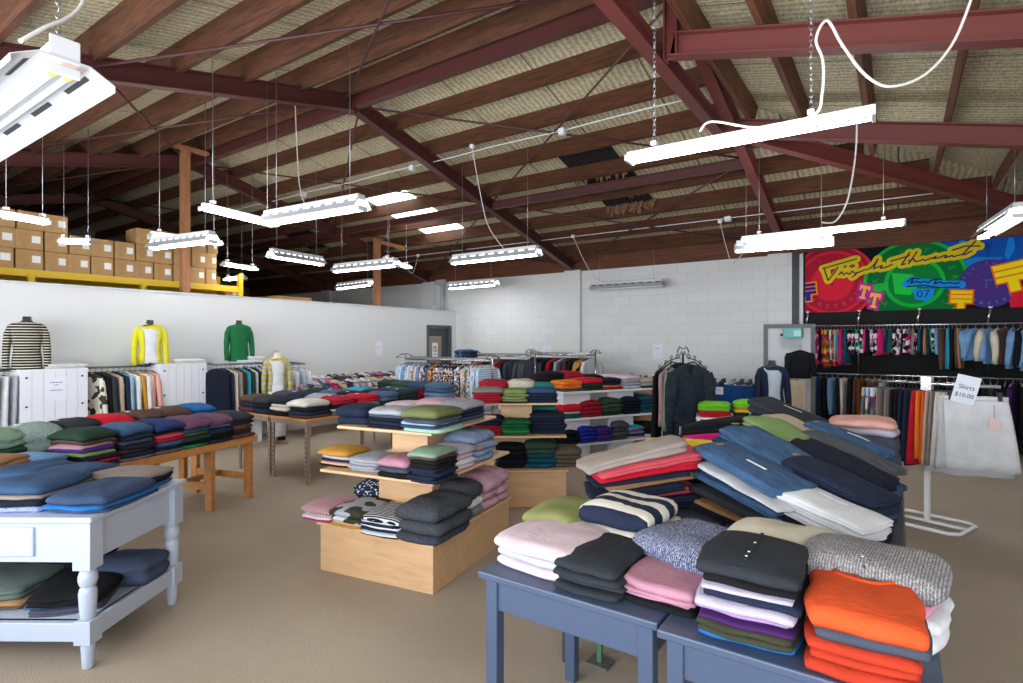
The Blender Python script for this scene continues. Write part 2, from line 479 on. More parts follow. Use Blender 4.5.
# rod bracing in the roof plane
rod = solid('4a2627', .5)
def brace(i, y0, j, y1, lab):
    q = [(FX[i], y0, zr(y0) + .12), (FX[j], y1, zr(y1) + .12)]
    struct('ceiling_beam', MB().tube(q, .014, 6), rod, 'thin steel bracing rod ' + lab)
for i, j in ((1, 0), (2, 1), (3, 2)):
    for y0, y1 in ((5.0, 7.9), (7.9, 5.0), (7.9, 10.9), (10.9, 7.9), (4.8, 2.0), (2.0, 4.8)):
        if i == 3 and y0 > 7.5: continue
        brace(i, y0, j, y1, 'across bay %s' % ordw(j))
# timber posts standing in the partition line and carrying the roof
m_post = wood('8a5a3c', 'a8744e', (14, 14, 1), .6, 'post_timber')
def post(px, py, w, lab, cap):
    p = at_x(px, py, XW - .2)
    top = zr(p.y) + .18
    mb = MB().box(p.x - w / 2, p.x + w / 2, p.y - w / 2, p.y + w / 2, 0, top)
    if cap: mb.box(p.x - .06, p.x + .06, p.y - .36, p.y + .36, top - .02, top + .04)
    else:
        mb.beam((p.x, p.y, top - .1), (p.x + .75, p.y + .1, top - .32), .05, .08)
    struct('pillar', mb, m_post, lab, .006)
post(185, 200, .12, 'brown timber post with a T head behind the partition', True)
post(377, 250, .12, 'brown timber post with a side strut behind the partition', False)
# skylights: clear sheets let into the back slope
m_sky = emit('f4f6f4', 3.2, 'clear_roof_sheet')
def roof_patch(px0, px1, py, mb, hz=.0):
    """rectangle just under the skin whose seen edges are the pixel columns px0..px1 at height py"""
sk = 0
for (px0, px1, py) in ((368, 393, 201), (385, 413, 198), (393, 417, 217), (410, 438, 213), (417, 437, 229), (432, 456, 226)):
    d = []
    for px in (px0, px1):
        a, c = ray(px); k = (CY - py) / F
        Z = (ZAP + PITCH * RID + T - .012 - EYE) / (k + PITCH * c)
        d.append(Vector((a * Z, c * Z, 0)))
    y0 = (d[0].y + d[1].y) / 2
    x0, x1 = sorted((d[0].x, d[1].x))
    if sk % 2 == 0: x1 = x0 + .52
    else: x1 = x0 + .62
    ya, yb = y0 - .2, y0 + .25
    z = lambda y: zs(y) - .012
    o = struct('window_%d' % (sk + 5), MB().add([(x0, ya, z(ya)), (x1, ya, z(ya)), (x1, yb, z(yb)), (x0, yb, z(yb)), (x0, ya, z(ya) + .01), (x1, ya, z(ya) + .01), (x1, yb, z(yb) + .01), (x0, yb, z(yb) + .01)],
        [(0, 1, 2, 3), (4, 7, 6, 5), (0, 4, 5, 1), (1, 5, 6, 2), (2, 6, 7, 3), (3, 7, 4, 0)]), m_sky, 'bright skylight sheet between the purlins')
    sk += 1
# gaps where the insulation has been torn away: bare dark iron with ragged edges hanging on the purlins
m_iron = solid('17171b', .7)
m_rag = wood('4a2c1e', '8a6a4c', (6, 6, 6), .9, 'torn_insulation')
def hole(px0, px1, py, dy0, dy1, seed, lab):
    d = []
    for px in (px0, px1):
        a, c = ray(px); k = (CY - py) / F
        Z = (ZAP + PITCH * RID + T - .015 - EYE) / (k + PITCH * c)
        d.append((a * Z, c * Z))
    x0, x1 = d[0][0], d[1][0]; y0 = (d[0][1] + d[1][1]) / 2
    ya, yb = y0 + dy0, y0 + dy1
    z = lambda y: zs(y) - .015
    mb = MB(); n = 14
    for i in range(n):                         # corrugations of the bare sheet
        xa = x0 + (x1 - x0) * i / n; xb = x0 + (x1 - x0) * (i + 1) / n; xm = (xa + xb) / 2
        mb.add([(xa, ya, z(ya)), (xm, ya, z(ya) - .02), (xb, ya, z(ya)), (xa, yb, z(yb)), (xm, yb, z(yb) - .02), (xb, yb, z(yb))], [(0, 1, 4, 3), (1, 2, 5, 4)])
    struct('ceiling', mb, m_iron, 'bare dark roofing iron, ' + lab)
    rnd = random.Random(seed); mb = MB(); n = 22
    for i in range(n):
        xa = x0 + (x1 - x0) * (i + rnd.random() * .6) / n; w = rnd.uniform(.05, .12); l = rnd.uniform(.05, .2); yq = yb - rnd.uniform(0, .06)
        zz = zs(yb) - .05
        mb.loft([[(xa, yq, zz + .05), (xa + w, yq, zz + .05), (xa + w, yq + .03, zz + .05), (xa, yq + .03, zz + .05)],
                 [(xa + .01, yq - .04, zz - l * .5), (xa + w * .8, yq - .05, zz - l * .6), (xa + w * .8, yq - .02, zz - l * .6), (xa + .01, yq - .01, zz - l * .5)],
                 [(xa + w * .3, yq - .02, zz - l), (xa + w * .5, yq - .02, zz - l), (xa + w * .5, yq, zz - l), (xa + w * .3, yq, zz - l)]], smooth=False)
    o = struct('trim_3', mb, m_rag, 'ragged brown insulation hanging over a purlin, ' + lab); o.name = 'trim_%d' % (3 + seed)
hole(560, 622, 160, -.26, .3, 1, 'first of the torn bays')
hole(580, 640, 180, -.22, .28, 2, 'second of the torn bays')
hole(598, 652, 198, -.2, .24, 3, 'third of the torn bays')
hole(277, 312, 232, -.24, .26, 4, 'beside the skylights')
hole(303, 325, 246, -.2, .2, 5, 'beyond the skylights')
# door in the partition
ddk = solid('3a444c', .5)
d = MB().box(XW - .1, XW + .03, 9.9, 9.96, 0, 2.05).box(XW - .1, XW + .03, 10.72, 10.78, 0, 2.05).box(XW - .1, XW + .03, 9.96, 10.72, 1.98, 2.05)
struct('trim_1', d, solid('4a545c', .5), 'grey frame round the grey door').name = 'trim_30'
dr = struct('door_1', MB().box(XW - .08, XW - .04, 9.97, 10.71, .01, 1.97), ddk, 'dark grey door in the corner of the partition')
obj('window_frame', MB().box(XW - .04, XW - .03, 10.02, 10.06, 1.12, 1.78).box(XW - .04, XW - .03, 10.42, 10.46, 1.12, 1.78).box(XW - .04, XW - .03, 10.06, 10.42, 1.74, 1.78).box(XW - .04, XW - .03, 10.06, 10.42, 1.12, 1.16), solid('9a8468', .6), dr)
obj('glass_pane', MB().box(XW - .038, XW - .034, 10.06, 10.42, 1.16, 1.74), solid('8f8a80', .15), dr)
sg = obj('warning_sign', MB().box(XW - .034, XW - .03, 10.13, 10.33, 1.26, 1.62), m_white, dr)
ring = MB()
for k in range(24):
    a0, a1 = 2 * PI * k / 24, 2 * PI * (k + 1) / 24
    q = [(XW - .028, 10.23 + r * math.sin(a), 1.47 + r * math.cos(a)) for a, r in ((a0, .055), (a1, .055), (a1, .075), (a0, .075))]
    ring.add(q, [(0, 1, 2, 3)])
ring.add([(XW - .028, 10.18, 1.51), (XW - .028, 10.19, 1.52), (XW - .028, 10.28, 1.43), (XW - .028, 10.27, 1.42)], [(0, 1, 2, 3)])
obj('red_ring', ring, solid('c02a34', .6), sg)
obj('black_mark', MB().box(XW - .0295, XW - .0285, 10.215, 10.24, 1.45, 1.51).box(XW - .0295, XW - .0285, 10.17, 10.29, 1.33, 1.345), m_dark, sg)
obj('blue_panel', MB().box(XW - .04, XW - .03, 10.06, 10.42, .96, 1.1), solid('1d5c94', .5), dr)
obj('door_handle', MB().tube([(XW - .04, 10.62, 1.0), (XW + .0, 10.62, 1.0), (XW + .0, 10.52, 1.0)], .01, 8), solid('b9bcc0', .3, 1), dr)

# ================================================================ light
w = bpy.data.worlds.new('sky'); sc.world = w; w.use_nodes = True
bg = w.node_tree.nodes['Background']; bg.inputs['Color'].default_value = (.78, .88, 1, 1); bg.inputs['Strength'].default_value = 1.2
def area(name, loc, rot, sx, sy, power, col):
    l = bpy.data.lights.new(name, 'AREA'); l.shape = 'RECTANGLE'; l.size = sx; l.size_y = sy; l.energy = power; l.color = col
    o = bpy.data.objects.new(name, l); COL.objects.link(o); o.location = loc; o.rotation_euler = rot
    return o
for k, x in enumerate((-7.1, -4.4, -1.7, 1.0)):       # daylight through the four street windows
    area('window_daylight', (x, YF - .05, 1.7), (R(90 + 38), 0, 0), 2.3, 2.5, WIN_W, (.93, .96, 1))

cam = bpy.data.cameras.new('camera'); co = bpy.data.objects.new('camera', cam); COL.objects.link(co)
cam.sensor_width = 36; cam.lens = F / 1023 * 36; cam.clip_start = .05
co.location = (0, 0, EYE); co.rotation_euler = (R(90), 0, YAW)
sc.camera = co
sc.view_settings.view_transform = 'Standard'; sc.view_settings.look = 'None'; sc.view_settings.gamma = 1; sc.view_settings.use_curve_mapping = False
sc.view_settings.exposure = EXPO
# ================================================================ fluorescent fittings hung from the roof
m_tube = emit('ffffff', TUBE_E)
m_off = solid('dfe3e6', .25)
m_house = solid('d3d6da', .4)
m_refl = solid('aeb2b8', .4)
m_reflw = solid('c2c6ca', .4)
m_chain = solid('b0b3b8', .35, .8)
m_slot = solid('23262b', .7)

def chain_mb(mb, p, q, big):
    p, q = Vector(p), Vector(q)
    ln = (q - p).length
    if not big:
        return mb.tube([p, q], .0035, 5)
    n = max(2, int(ln / .034)); d = (q - p) / n
    for i in range(n):
        a = p + d * i; c = p + d * (i + .5)
        s = Vector((.009, 0, 0)) if i % 2 else Vector((0, .009, 0))
        u = (q - p).normalized() * .021
        mb.tube([c - u + s * .5, c - u * .6 + s, c + u * .6 + s, c + u + s * .5, c + u - s * .5, c + u * .6 - s, c - u * .6 - s, c - u - s * .5, c - u + s * .5], .0028, 5)
    return mb

def cable(parent, pts, r=.006, n=6):
    q = [Vector(p) for p in pts]; out = []
    for i in range(len(q) - 1):                                  # smooth run through the points
        a, b_, c, d = q[max(i - 1, 0)], q[i], q[i + 1], q[min(i + 2, len(q) - 1)]
        for k in range(6):
            t = k / 6
            out.append(.5 * ((2 * b_) + (c - a) * t + (2 * a - 5 * b_ + 4 * c - d) * t * t + (3 * b_ - a - 3 * c + d) * t ** 3))
    out.append(q[-1])
    return obj('cable', MB().tube(out, r, n), solid('e4e4e0', .5), parent)

def fitting(A, B, kind, label, lit=True, chains=(.12, .88), big=False, tilt=0.0, lamp=2):
    """A, B: ends of the fitting's lower edge in the room; builds housing, reflector, tubes, sockets and chains"""
    A, B = Vector(A), Vector(B)
    h = (A.z + B.z) / 2; mid = (A + B) / 2; L = (B - A).length
    rz = math.atan2(B.y - A.y, B.x - A.x)
    t = thing('fluorescent_light', label, 'ceiling light', (mid.x, mid.y, h), rz, 'hanging fluorescent lights')
    x0, x1 = -L / 2, L / 2
    tz = .035
    if kind == 'batten':
        obj('housing', MB().box(x0, x1, -.032, .032, tz - .005, tz + .055), m_house, t, bev=.006)
        ys = (-.05, .05)
    else:
        tz = .012
        obj('housing', MB().box(x0 + .02, x1 - .02, -.05, .05, tz + .085, tz + .14), m_house, t, bev=.006)
        mb = MB(); hw, hi, zt_, zb_ = (.115, .05, .098, .004) if not big else (.2, .1, .06, .0)
        for s in (1, -1):                                        # winged reflector with its row of vent slots
            q = [(s * hi, tz + zt_ - .006), (s * hw, tz + zb_), (s * (hw + .004), tz + zb_ + .002), (s * hi, tz + zt_)]
            if big: q = [(0, tz + zt_ - .008), (s * hi, tz + zt_ - .008), (s * hw, tz + zb_), (s * hw, tz + zb_ - .03), (s * (hw + .004), tz + zb_ - .03), (s * (hw + .004), tz + zb_ + .002), (s * hi, tz + zt_), (0, tz + zt_)]
            mb.loft([[(x, y, z) for y, z in q] for x in (x0, x1)], smooth=False)
        mb.cur = 1; n = 4 if big else 9
        for s in (1, -1):
            for i in range(n):
                xa = x0 + L * (i + .25) / n; xb = xa + L * .55 / n
                if big:
                    q = lambda f: (s * (hi + (hw - hi) * f), tz + zt_ - .008 + (zb_ - zt_ + .008) * f - .003)
                    (ya, za), (yb, zb) = q(.08), q(.3)
                    mb.add([(xa, ya, za), (xb, ya, za), (xb, yb, zb), (xa, yb, zb)], [(0, 1, 2, 3)])
                    continue
                q = lambda f, o: (s * (hi + (hw - hi) * f + o), tz + zt_ + (zb_ - zt_) * f + o)
                (ya, za), (yb, zb) = q(.12, .003), q(.32, .003)
                mb.add([(xa, ya, za), (xb, ya, za), (xb, yb, zb), (xa, yb, zb)], [(0, 1, 2, 3)])
        obj('reflector', mb, [m_reflw if big else m_refl, emit('f4f6f8', 2.2, 'slot_glow') if lit and not big else m_slot], t)
        ys = (-.03, .03) if lamp == 2 else (0,)
    for y in ys:
        obj('tube', MB().tube([(x0 + .03, y, tz), (x1 - .03, y, tz)], .014, 10), m_tube if lit else m_off, t)
    for x in (x0, x1 - .022):
        obj('end_socket', MB().box(x, x + .022, -.075 if kind == 'batten' else -.06, .075 if kind == 'batten' else .06, tz - .022, tz + .022), m_house, t, bev=.004)
    for f in chains:
        x = x0 + L * f
        c, s_ = math.cos(rz), math.sin(rz)
        zt = roof_under(mid.x + x * c, mid.y + x * s_) - .12
        obj('chain', chain_mb(MB(), (x, 0, tz + .08), (x, 0, zt - h), big), m_chain, t)
        obj('hook', MB().box(x - .02, x + .02, -.03, .03, tz + .07, tz + .1), m_house, t, bev=.004)
    return t, mid, rz, L

def by_height(p, q, h): return at_h(p[0], p[1], h), at_h(q[0], q[1], h)

HL = 2.93
big1, m1, r1, L1 = fitting(*by_height((628, 166), (876, 121), HL), 'batten', 'long bright twin tube light nearest the camera on two chains', chains=(.13, .78), big=True)
LI = [
 ((742, 244), (906, 227), HL, 'batten', 'bright twin tube light just in front of the painted banner', True),
 ((735, 253), (834, 246), 2.86, 'refl', 'slotted tube light below the bright twin tube by the banner', True),
 ((266, 226), (363, 210), 2.92, 'refl', 'wide reflector light hanging left of the roof skylights', True),
 ((203, 212), (275, 229), 2.95, 'batten', 'single bright tube running away behind the wide reflector light', True),
 ((153, 250), (213, 243), 2.9, 'refl', 'reflector light beside the T headed timber post', True),
 ((150, 238), (222, 247), 3.12, 'batten', 'bright tube crossing behind the T headed timber post', True),
 ((0, 219), (48, 227), 2.95, 'batten', 'bright tube over the cardboard cartons at the left edge', True),
 ((60, 245), (92, 246), 2.95, 'batten', 'short looking tube light in front of the cardboard cartons', True),
 ((335, 273), (397, 267), 2.9, 'refl', 'reflector light in front of the strutted timber post', True),
 ((384, 262), (409, 270), 3.12, 'batten', 'bright tube just right of the strutted timber post', True),
 ((270, 258), (322, 266), 2.95, 'refl', 'reflector light left of the strutted timber post', True),
 ((338, 290), (372, 286), 2.9, 'refl', 'smallest reflector light above the far end of the partition', True),
 ((453, 265), (539, 256), 2.9, 'refl', 'reflector light in front of the second steel rafter', True),
 ((450, 290), (497, 286), 2.86, 'refl', 'reflector light close to the back wall above the shirts', True),
 ((591, 291), (663, 287), 2.72, 'refl', 'unlit reflector light against the white block wall', False),
 ((226, 282), (244, 280), 2.9, 'batten', 'far tube over the storage bay beyond the end of yellow racking', True),
 ((223, 267), (256, 272), 2.95, 'batten', 'bright tube above the end of the yellow racking', True),
]
fts = {}
for a, c, h, kind, lab, lit in LI:
    fts[lab] = fitting(*by_height(a, c, h), kind, lab, lit)
# the tilted fitting at the right edge
fitting(*by_height((983, 239), (1020, 217), 2.9), 'refl', 'tilted reflector light in front of the banner at the right edge', True)
# the near fitting at the top left, seen from below with its slotted wings
B = at_h(66, 74, 2.92)
tl, ml, rl, Ll = fitting(B + Vector((-2.1, 0, 0)), B, 'refl', 'large unlit slotted reflector light overhead at the top left corner', False, (.2, .95), True)
obj('end_plate', MB().box(1.03, 1.045, -.06, .06, .06, .17), m_house, tl, bev=.004)
for y in (-.03, .03): obj('glowing_lamp_end', MB().lathe([(0, .0165), (.035, .0165)], 12).__class__().tube([(.965, y, .012), (1.0, y, .012)], .0165, 12), emit('ff9a2a', 3.0, 'dying_lamp_end'), tl)
# flexes and ceiling roses
def rose_and_flex(name_parent, px, py, Y, end_local, sag=.3):
    t = name_parent
    p = at_y(px, py, Y)
    p.z = min(p.z, roof_under(p.x, p.y) - .25)
    loc = Vector(t.location); M = Matrix.Translation(loc) @ Matrix.Rotation(t.rotation_euler.z, 4, 'Z'); I = M.inverted()
    a = I @ p; e = Vector(end_local)
    m_ = (a + e) / 2; m_.z = min(a.z, e.z) - sag
    obj('ceiling_rose', MB().lathe([(-.03, .02), (-.02, .035), (.02, .04), (.03, .03)], 12, a), m_white, t)
    cable(t, [a, a + (m_ - a) * .5 + Vector((0, 0, -.1)), m_, e])
rose_and_flex(fts[LI[3 - 1][4]][0], 295, 64, 4.3, (-.1, 0, .15), -.4)
rose_and_flex(fts[LI[12][4]][0], 472, 147, 6.3, (.2, 0, .15), -.3)
rose_and_flex(fts[LI[14][4]][0], 573, 237, 9.4, (-.1, 0, .1), -.05)
rose_and_flex(fts[LI[1][4]][0], 720, 222, 9.3, (-.4, 0, .1), .15)
rose_and_flex(fts[LI[10 - 1][4]][0], 418, 256, 9.4, (.3, 0, .1), .1)
# loose white flex of the nearest light: up round the steel rafter and away to the right
I = (Matrix.Translation(Vector(big1.location)) @ Matrix.Rotation(big1.rotation_euler.z, 4, 'Z')).inverted()
W = lambda px, py, z: I @ at_z(px, py, z)
cable(big1, [W(700, 132, 4.0), W(712, 122, 3.9), W(760, 128, 3.7), W(812, 116, 3.4), W(822, 95, 3.3), W(823, 62, 3.25), W(816, 40, 3.2), W(827, 21, 3.2), W(842, 45, 3.2), W(865, 75, 3.2), W(890, 87, 3.2), W(925, 75, 3.2), W(955, 40, 3.2), W(978, -20, 3.2)], .008, 8)
t2 = fts[LI[0][4]][0]
I = (Matrix.Translation(Vector(t2.location)) @ Matrix.Rotation(t2.rotation_euler.z, 4, 'Z')).inverted()
W = lambda px, py, z: I @ at_z(px, py, z)
cable(t2, [W(822, 223, 5.9), W(835, 222, 5.9), W(846, 205, 5.9), W(852, 180, 5.9), W(856, 150, 5.9), W(857, 120, 5.7)], .009, 8)
I = (Matrix.Translation(Vector(tl.location)) @ Matrix.Rotation(tl.rotation_euler.z, 4, 'Z')).inverted()
W = lambda px, py, z: I @ at_z(px, py, z)
cable(tl, [W(20, 42, 2.5), W(45, 28, 2.6), W(65, 20, 2.7), W(80, 8, 2.8), W(88, -12, 2.9)], .009, 8)
# long white conduit along a back purlin with its junction boxes
t = thing('conduit', 'thin white conduit with junction boxes along a purlin of the back slope', 'conduit', (-6, 6.42, 4.5))
loc = Vector(t.location)
yk = 6.42
pts = [Vector((x, yk + .02 * math.sin(x * 3), zr(yk) + .11)) - loc for x in [-12 + .6 * k for k in range(18)]]
obj('pipe', MB().tube(pts, .008, 6), m_white, t)
for x in (-9.1, -6.3, -3.6): obj('junction_box', MB().box(-.04, .04, -.03, .05, -.07, .01, Matrix.Translation(Vector((x, yk - .05, zr(yk) + .1)) - loc)), m_white, t, bev=.006)
t = thing('conduit', 'thin white conduit close to the back wall plate', 'conduit', at_y(600, 232, 9.6)); loc = Vector(t.location)
pts = [Vector((x, 9.62, zr(9.6) + .15)) - loc for x in [-10 + .8 * k for k in range(14)]]
obj('pipe', MB().tube(pts, .008, 6), m_white, t)
for x in (-6.0, -2.3): obj('junction_box', MB().box(-.05, .05, -.04, .04, -.06, .02, Matrix.Translation(Vector((x, 9.6, zr(9.6) + .15)) - loc)), m_white, t, bev=.006)
# ================================================================ cloth generators
def nz(x, y, z): return noise.noise(Vector((x, y, z)))

def fold_mesh(w, d, zb, zt, ox=0, oy=0, rot=0, lobes=1, seed=0, n=8, kap=.3, puff=0, wr=.003, rmax=.03, front=None):
    """one folded garment: soft slab between the surfaces zb(x, y) and zt(x, y) with rolled edges"""
    mb = MB(); cr, sr = math.cos(rot), math.sin(rot)
    def pt(a, b):
        x = a * math.sqrt(max(0, 1 - kap * b * b / 2)) * w / 2; y = b * math.sqrt(max(0, 1 - kap * a * a / 2)) * d / 2
        x += .035 * w * nz(b * 1.3, seed * 1.7, .3) ; y += .035 * d * nz(a * 1.3, seed * 2.3, 5.1)
        return ox + x * cr - y * sr, oy + x * sr + y * cr
    P = [[pt(-1 + 2 * i / n, -1 + 2 * j / n) for i in range(n + 1)] for j in range(n + 1)]
    t0 = zt(*P[n // 2][n // 2]) - zb(*P[n // 2][n // 2])
    top, bot = [], []
    for j in range(n + 1):
        for i in range(n + 1):
            x, y = P[j][i]; a = -1 + 2 * i / n; b = -1 + 2 * j / n
            e = (1 - a ** 4) * (1 - b ** 4)
            z = zt(x, y)
            if puff: z += puff * e * (.6 + .9 * nz(x * 5, y * 5, seed)) + wr * e * (1.6 * nz(x * 13 + seed, y * 9, 2.0) + 1.0 * nz(x * 30, y * 7 + seed, 1.0)) - .25 * puff * max(0, 1 - abs(x - w * .14 * math.sin(seed)) / (.05 * w)) * e
            top.append((x, y, z)); bot.append((x, y, zb(x, y)))
    V = top[:]; Fc = []
    idx = lambda i, j: j * (n + 1) + i
    for j in range(n):
        for i in range(n): Fc.append((idx(i, j), idx(i + 1, j), idx(i + 1, j + 1), idx(i, j + 1)))
    per = [(i, 0) for i in range(n)] + [(n, j) for j in range(n)] + [(n - i, n) for i in range(n)] + [(0, n - j) for j in range(n)]
    m = max(4, 4 * lobes); prev = [idx(i, j) for i, j in per]; cx, cy = ox, oy
    hw, hd = w / 2, d / 2
    for k in range(1, m):
        s = k / m; cur = []
        for q, (i, j) in enumerate(per):
            tx, ty, tz_ = top[idx(i, j)]; bx, by, bz = bot[idx(i, j)]
            z = tz_ + (bz - tz_) * s
            th = tz_ - bz
            r = min(rmax, th / lobes * .62) * (abs(math.sin(PI * lobes * s)) ** .55)
            r *= .8 + .5 * nz(tx * 9, ty * 9, seed + int(lobes * s) * 3.3)
            a = -1 + 2 * i / n; b = -1 + 2 * j / n
            nxl = (a ** 5) ; nyl = (b ** 5); l = math.hypot(nxl, nyl) or 1
            nx, ny = nxl / l, nyl / l
            V.append((tx + (nx * cr - ny * sr) * r, ty + (nx * sr + ny * cr) * r, z + .15 * th * nz(tx * 14, ty * 14, seed) * math.sin(PI * s)))
            cur.append(len(V) - 1)
        for q in range(len(per)):
            q2 = (q + 1) % len(per); Fc.append((prev[q], cur[q], cur[q2], prev[q2]))
        prev = cur
    o = len(V); V += bot
    bi = [o + idx(i, j) for i, j in per]
    for q in range(len(per)):
        q2 = (q + 1) % len(per); Fc.append((prev[q], bi[q], bi[q2], prev[q2]))
    for j in range(n):
        for i in range(n): Fc.append((o + idx(i, j), o + idx(i, j + 1), o + idx(i + 1, j + 1), o + idx(i + 1, j)))
    mb.add(V, Fc, True)
    return mb

def posword(i, n):
    if n == 1: return 'forming'
    if i == n - 1: return 'on top of'
    if i == 0: return 'lowest in'
    return ordw(n - 1 - i) + ' down in'

m_tag = solid('eef0f2', .5)
_seed = [0]
STACKS = []
def pile(phrase, c, ang, w, d, Hh, items, group, kind='sweater', tu=0.0, tv=0.0, n=8, sag=.22, jit=.012, fan=0.0, lob=None, puff=None, rmax=.03, tags=False, su=0.0, kap=.3):
    """items listed bottom to top as 'colour[:pattern[:second]][*thickness]'; c = centre of the foot of the pile"""
    it = []
    for s in items:
        a, _, q = s.partition('*'); it.append((a, float(q) if q else 1.0))
    sag *= .8
    tot = sum(q for _, q in it); acc = 0; N = len(it); out = []
    ramp_ = [0]
    for _, q in it: acc += q; ramp_.append(acc / tot * Hh)
    for i, (cs, q) in enumerate(it):
        _seed[0] += 1; sd = _seed[0]; rn = random.Random(sd)
        def surf(z0, last=False):
            def f(x, y, z0=z0):
                u, v = max(-1.2, min(1.2, 2 * x / w)), max(-1.2, min(1.2, 2 * y / d))
                e = .5 * (abs(u) ** 4 + abs(v) ** 4)
                return z0 * (1 - sag * e + tu * u + tv * v) + (z0 / Hh) * .010 * nz(x * 6, y * 6, z0 * 9) * min(1, Hh / .12) + su * z0 * u * u
            return f
        words, mat = fabspec(cs)
        th = ramp_[i + 1] - ramp_[i]
        L = lob if lob else (2 if th > .028 else 1)
        topm = i == N - 1
        mb = fold_mesh(w * (rn.uniform(.88, 1.04) if kind == 'trousers' else rn.uniform(.95, 1.03)), d * rn.uniform(.9, 1.03), surf(ramp_[i]), surf(ramp_[i + 1]), rn.uniform(-jit, jit) * 1.3, rn.uniform(-jit, jit) + fan * (i - (N - 1) / 2), rn.uniform(-1, 1) * jit * (3.2 if kind == 'trousers' else 2.2), L, sd, n, kap,
                       (puff if puff is not None else .008) if topm else 0, rmax=rmax)
        lab = '%s %s, %s %s' % (words, kind, posword(i, N), phrase)
        if len(lab.replace(',', '').split()) > 16: lab = lab.replace(' the ', ' ')
        if len(lab.split()) > 16: print('LONG', len(lab.split()), lab)
        o = obj('folded_' + {'top': 'knitwear'}.get(kind, kind).replace(' ', '_'), mb, mat, None, c, ang)
        tag(o, lab, 'folded clothing', group)
        if kind == 'trousers' and i >= N - 3:
            f = surf(ramp_[i + 1]); y0 = rn.uniform(-.12, .1) * d
            if topm and 'denim' in cs:
                x0 = -w * .43
                obj('waist_patch', MB().box(x0 - .014, x0 + .014, -.02, .02, f(x0, 0) + .003, f(x0, 0) + .008), solid('8a6a48', .7), o, bev=.001)
            if rn.random() < .55:
                mb2 = MB(); xa = rn.uniform(-.2, .0) * w
                for q in range(5):
                    p0, p1 = xa + .026 * q, xa + .026 * (q + 1)
                    mb2.add([(p0, y0, f(p0, y0) + .012), (p1, y0, f(p1, y0) + .012), (p1, y0 + .018, f(p1, y0 + .018) + .012), (p0, y0 + .018, f(p0, y0 + .018) + .012)], [(0, 1, 2, 3)])
                if topm: obj('size_strip', mb2, m_tag, o)
            if rn.random() < .5:
                xa = -w * .5 - .012; z = f(-w * .5, y0)
                obj('price_tag', MB().box(xa - .03, xa - .028, y0 - .02, y0 + .02, z - .09, z - .02), m_tag, o)
        if tags and topm and kind != 'trousers' and rn.random() < .6:
            x, y = rn.uniform(-.2, .2) * w, -d * .33
            z = surf(ramp_[i + 1])(x, y) + .012
            obj('price_tag', MB().box(x - .022, x + .022, y - .014, y + .014, z, z + .003), m_tag, o)
        out.append(o)
    STACKS.append((Vector(c), w, d, Hh))
    return out

def front_span(px0, px1, py, h, ang):
    """front lower edge of a pile seen between two pixel columns on a surface of height h -> centre of the edge, width"""
    P = at_h((px0 + px1) / 2, py, h); ex = (math.cos(ang), math.sin(ang)); t = []
    for px in (px0, px1):
        a, b = ray(px)                       # Z*(a,b) = P + t*ex
        det = a * -ex[1] + b * ex[0]
        Z = (P.x * -ex[1] + P.y * ex[0]) / det
        t.append((Z * a - P.x) * ex[0] + (Z * b - P.y) * ex[1])
    c = (t[0] + t[1]) / 2
    return Vector((P.x + ex[0] * c, P.y + ex[1] * c, h)), abs(t[1] - t[0])

def heap(phrase, px0, px1, py, h, ang, d, Hh, items, group, kind='sweater', **kw):
    """a pile whose front edge is where the photograph shows it, on a surface of known height"""
    c, w = front_span(px0, px1, py, h, ang)
    c = c + Vector((-math.sin(ang), math.cos(ang), 0)) * d / 2
    c.z = h + .001
    kw.pop('zz', None)
    return pile(phrase, c, ang, w * .99, d, Hh, items, group, kind, **kw)

# ---------------------------------------------------------------- hanging clothes
m_hook = solid('c9ccd0', .25, 1)
m_blackhang = solid('1a1b1e', .5)
def hang_mesh(kind, w, l, th, seed, n=18):
    """garment hanging in its own xz plane (x = across the shoulders, y = thickness), top of the cloth at z = 0"""
    rn = random.Random(seed); mb = MB(); ph = rn.uniform(0, 6); rows = 9; rings = []
    for k in range(rows):
        s = k / (rows - 1); z = -l * s
        if kind in ('shirt', 'jacket', 'dress', 'tee'):
            if s < .13: ww = w * (.3 + .7 * (s / .13) ** .6); z = -l * s * .75
            else: ww = w * (1.0 - .06 * math.sin(PI * min(1, (s - .13) * 1.2)) + (.22 * s if kind == 'dress' else 0))
            t = th * (.35 + .65 * min(1, s * 5))
        elif kind == 'trousers':
            ww = w * (1 - .12 * s); t = th * (.8 + .3 * math.sin(PI * s))
        else:                                                    # skirt or shorts: flares out
            ww = w * (.78 + .3 * s ** .8); t = th * (.55 + .6 * s)
        t *= 1.0
        ring = []
        for j in range(n):
            a = 2 * PI * j / n
            x = math.copysign(abs(math.cos(a)) ** .7, math.cos(a)) * ww / 2
            y = math.copysign(abs(math.sin(a)) ** .8, math.sin(a)) * t / 2
            y += th * .35 * s * math.sin(x / w * 11 + ph + s * 1.5)
            ring.append((x, y, z - .02 * l * s * nz(x * 6, seed, 0)))
        rings.append(ring)
    mb.loft(rings)
    if kind in ('shirt', 'jacket'):
        ls = l * .82
        for sgn in (1, -1):
            pts = []
            for k in range(6):
                s = k / 5
                pts.append((sgn * (w * .46 + w * .12 * s ** .7), th * .25 * math.sin(3 * s + ph) - th * .15, -l * .1 - ls * s))
            mb.tube(pts, [th * .55, th * .75, th * .68, th * .62, th * .56, th * .5], 8)
    if kind == 'tee':
        for sgn in (1, -1):
            mb.tube([(sgn * w * .42, 0, -l * .1), (sgn * w * .56, 0, -l * .2), (sgn * w * .64, 0, -l * .34)], [th * .5, th * .6, th * .62], 8)
    return mb

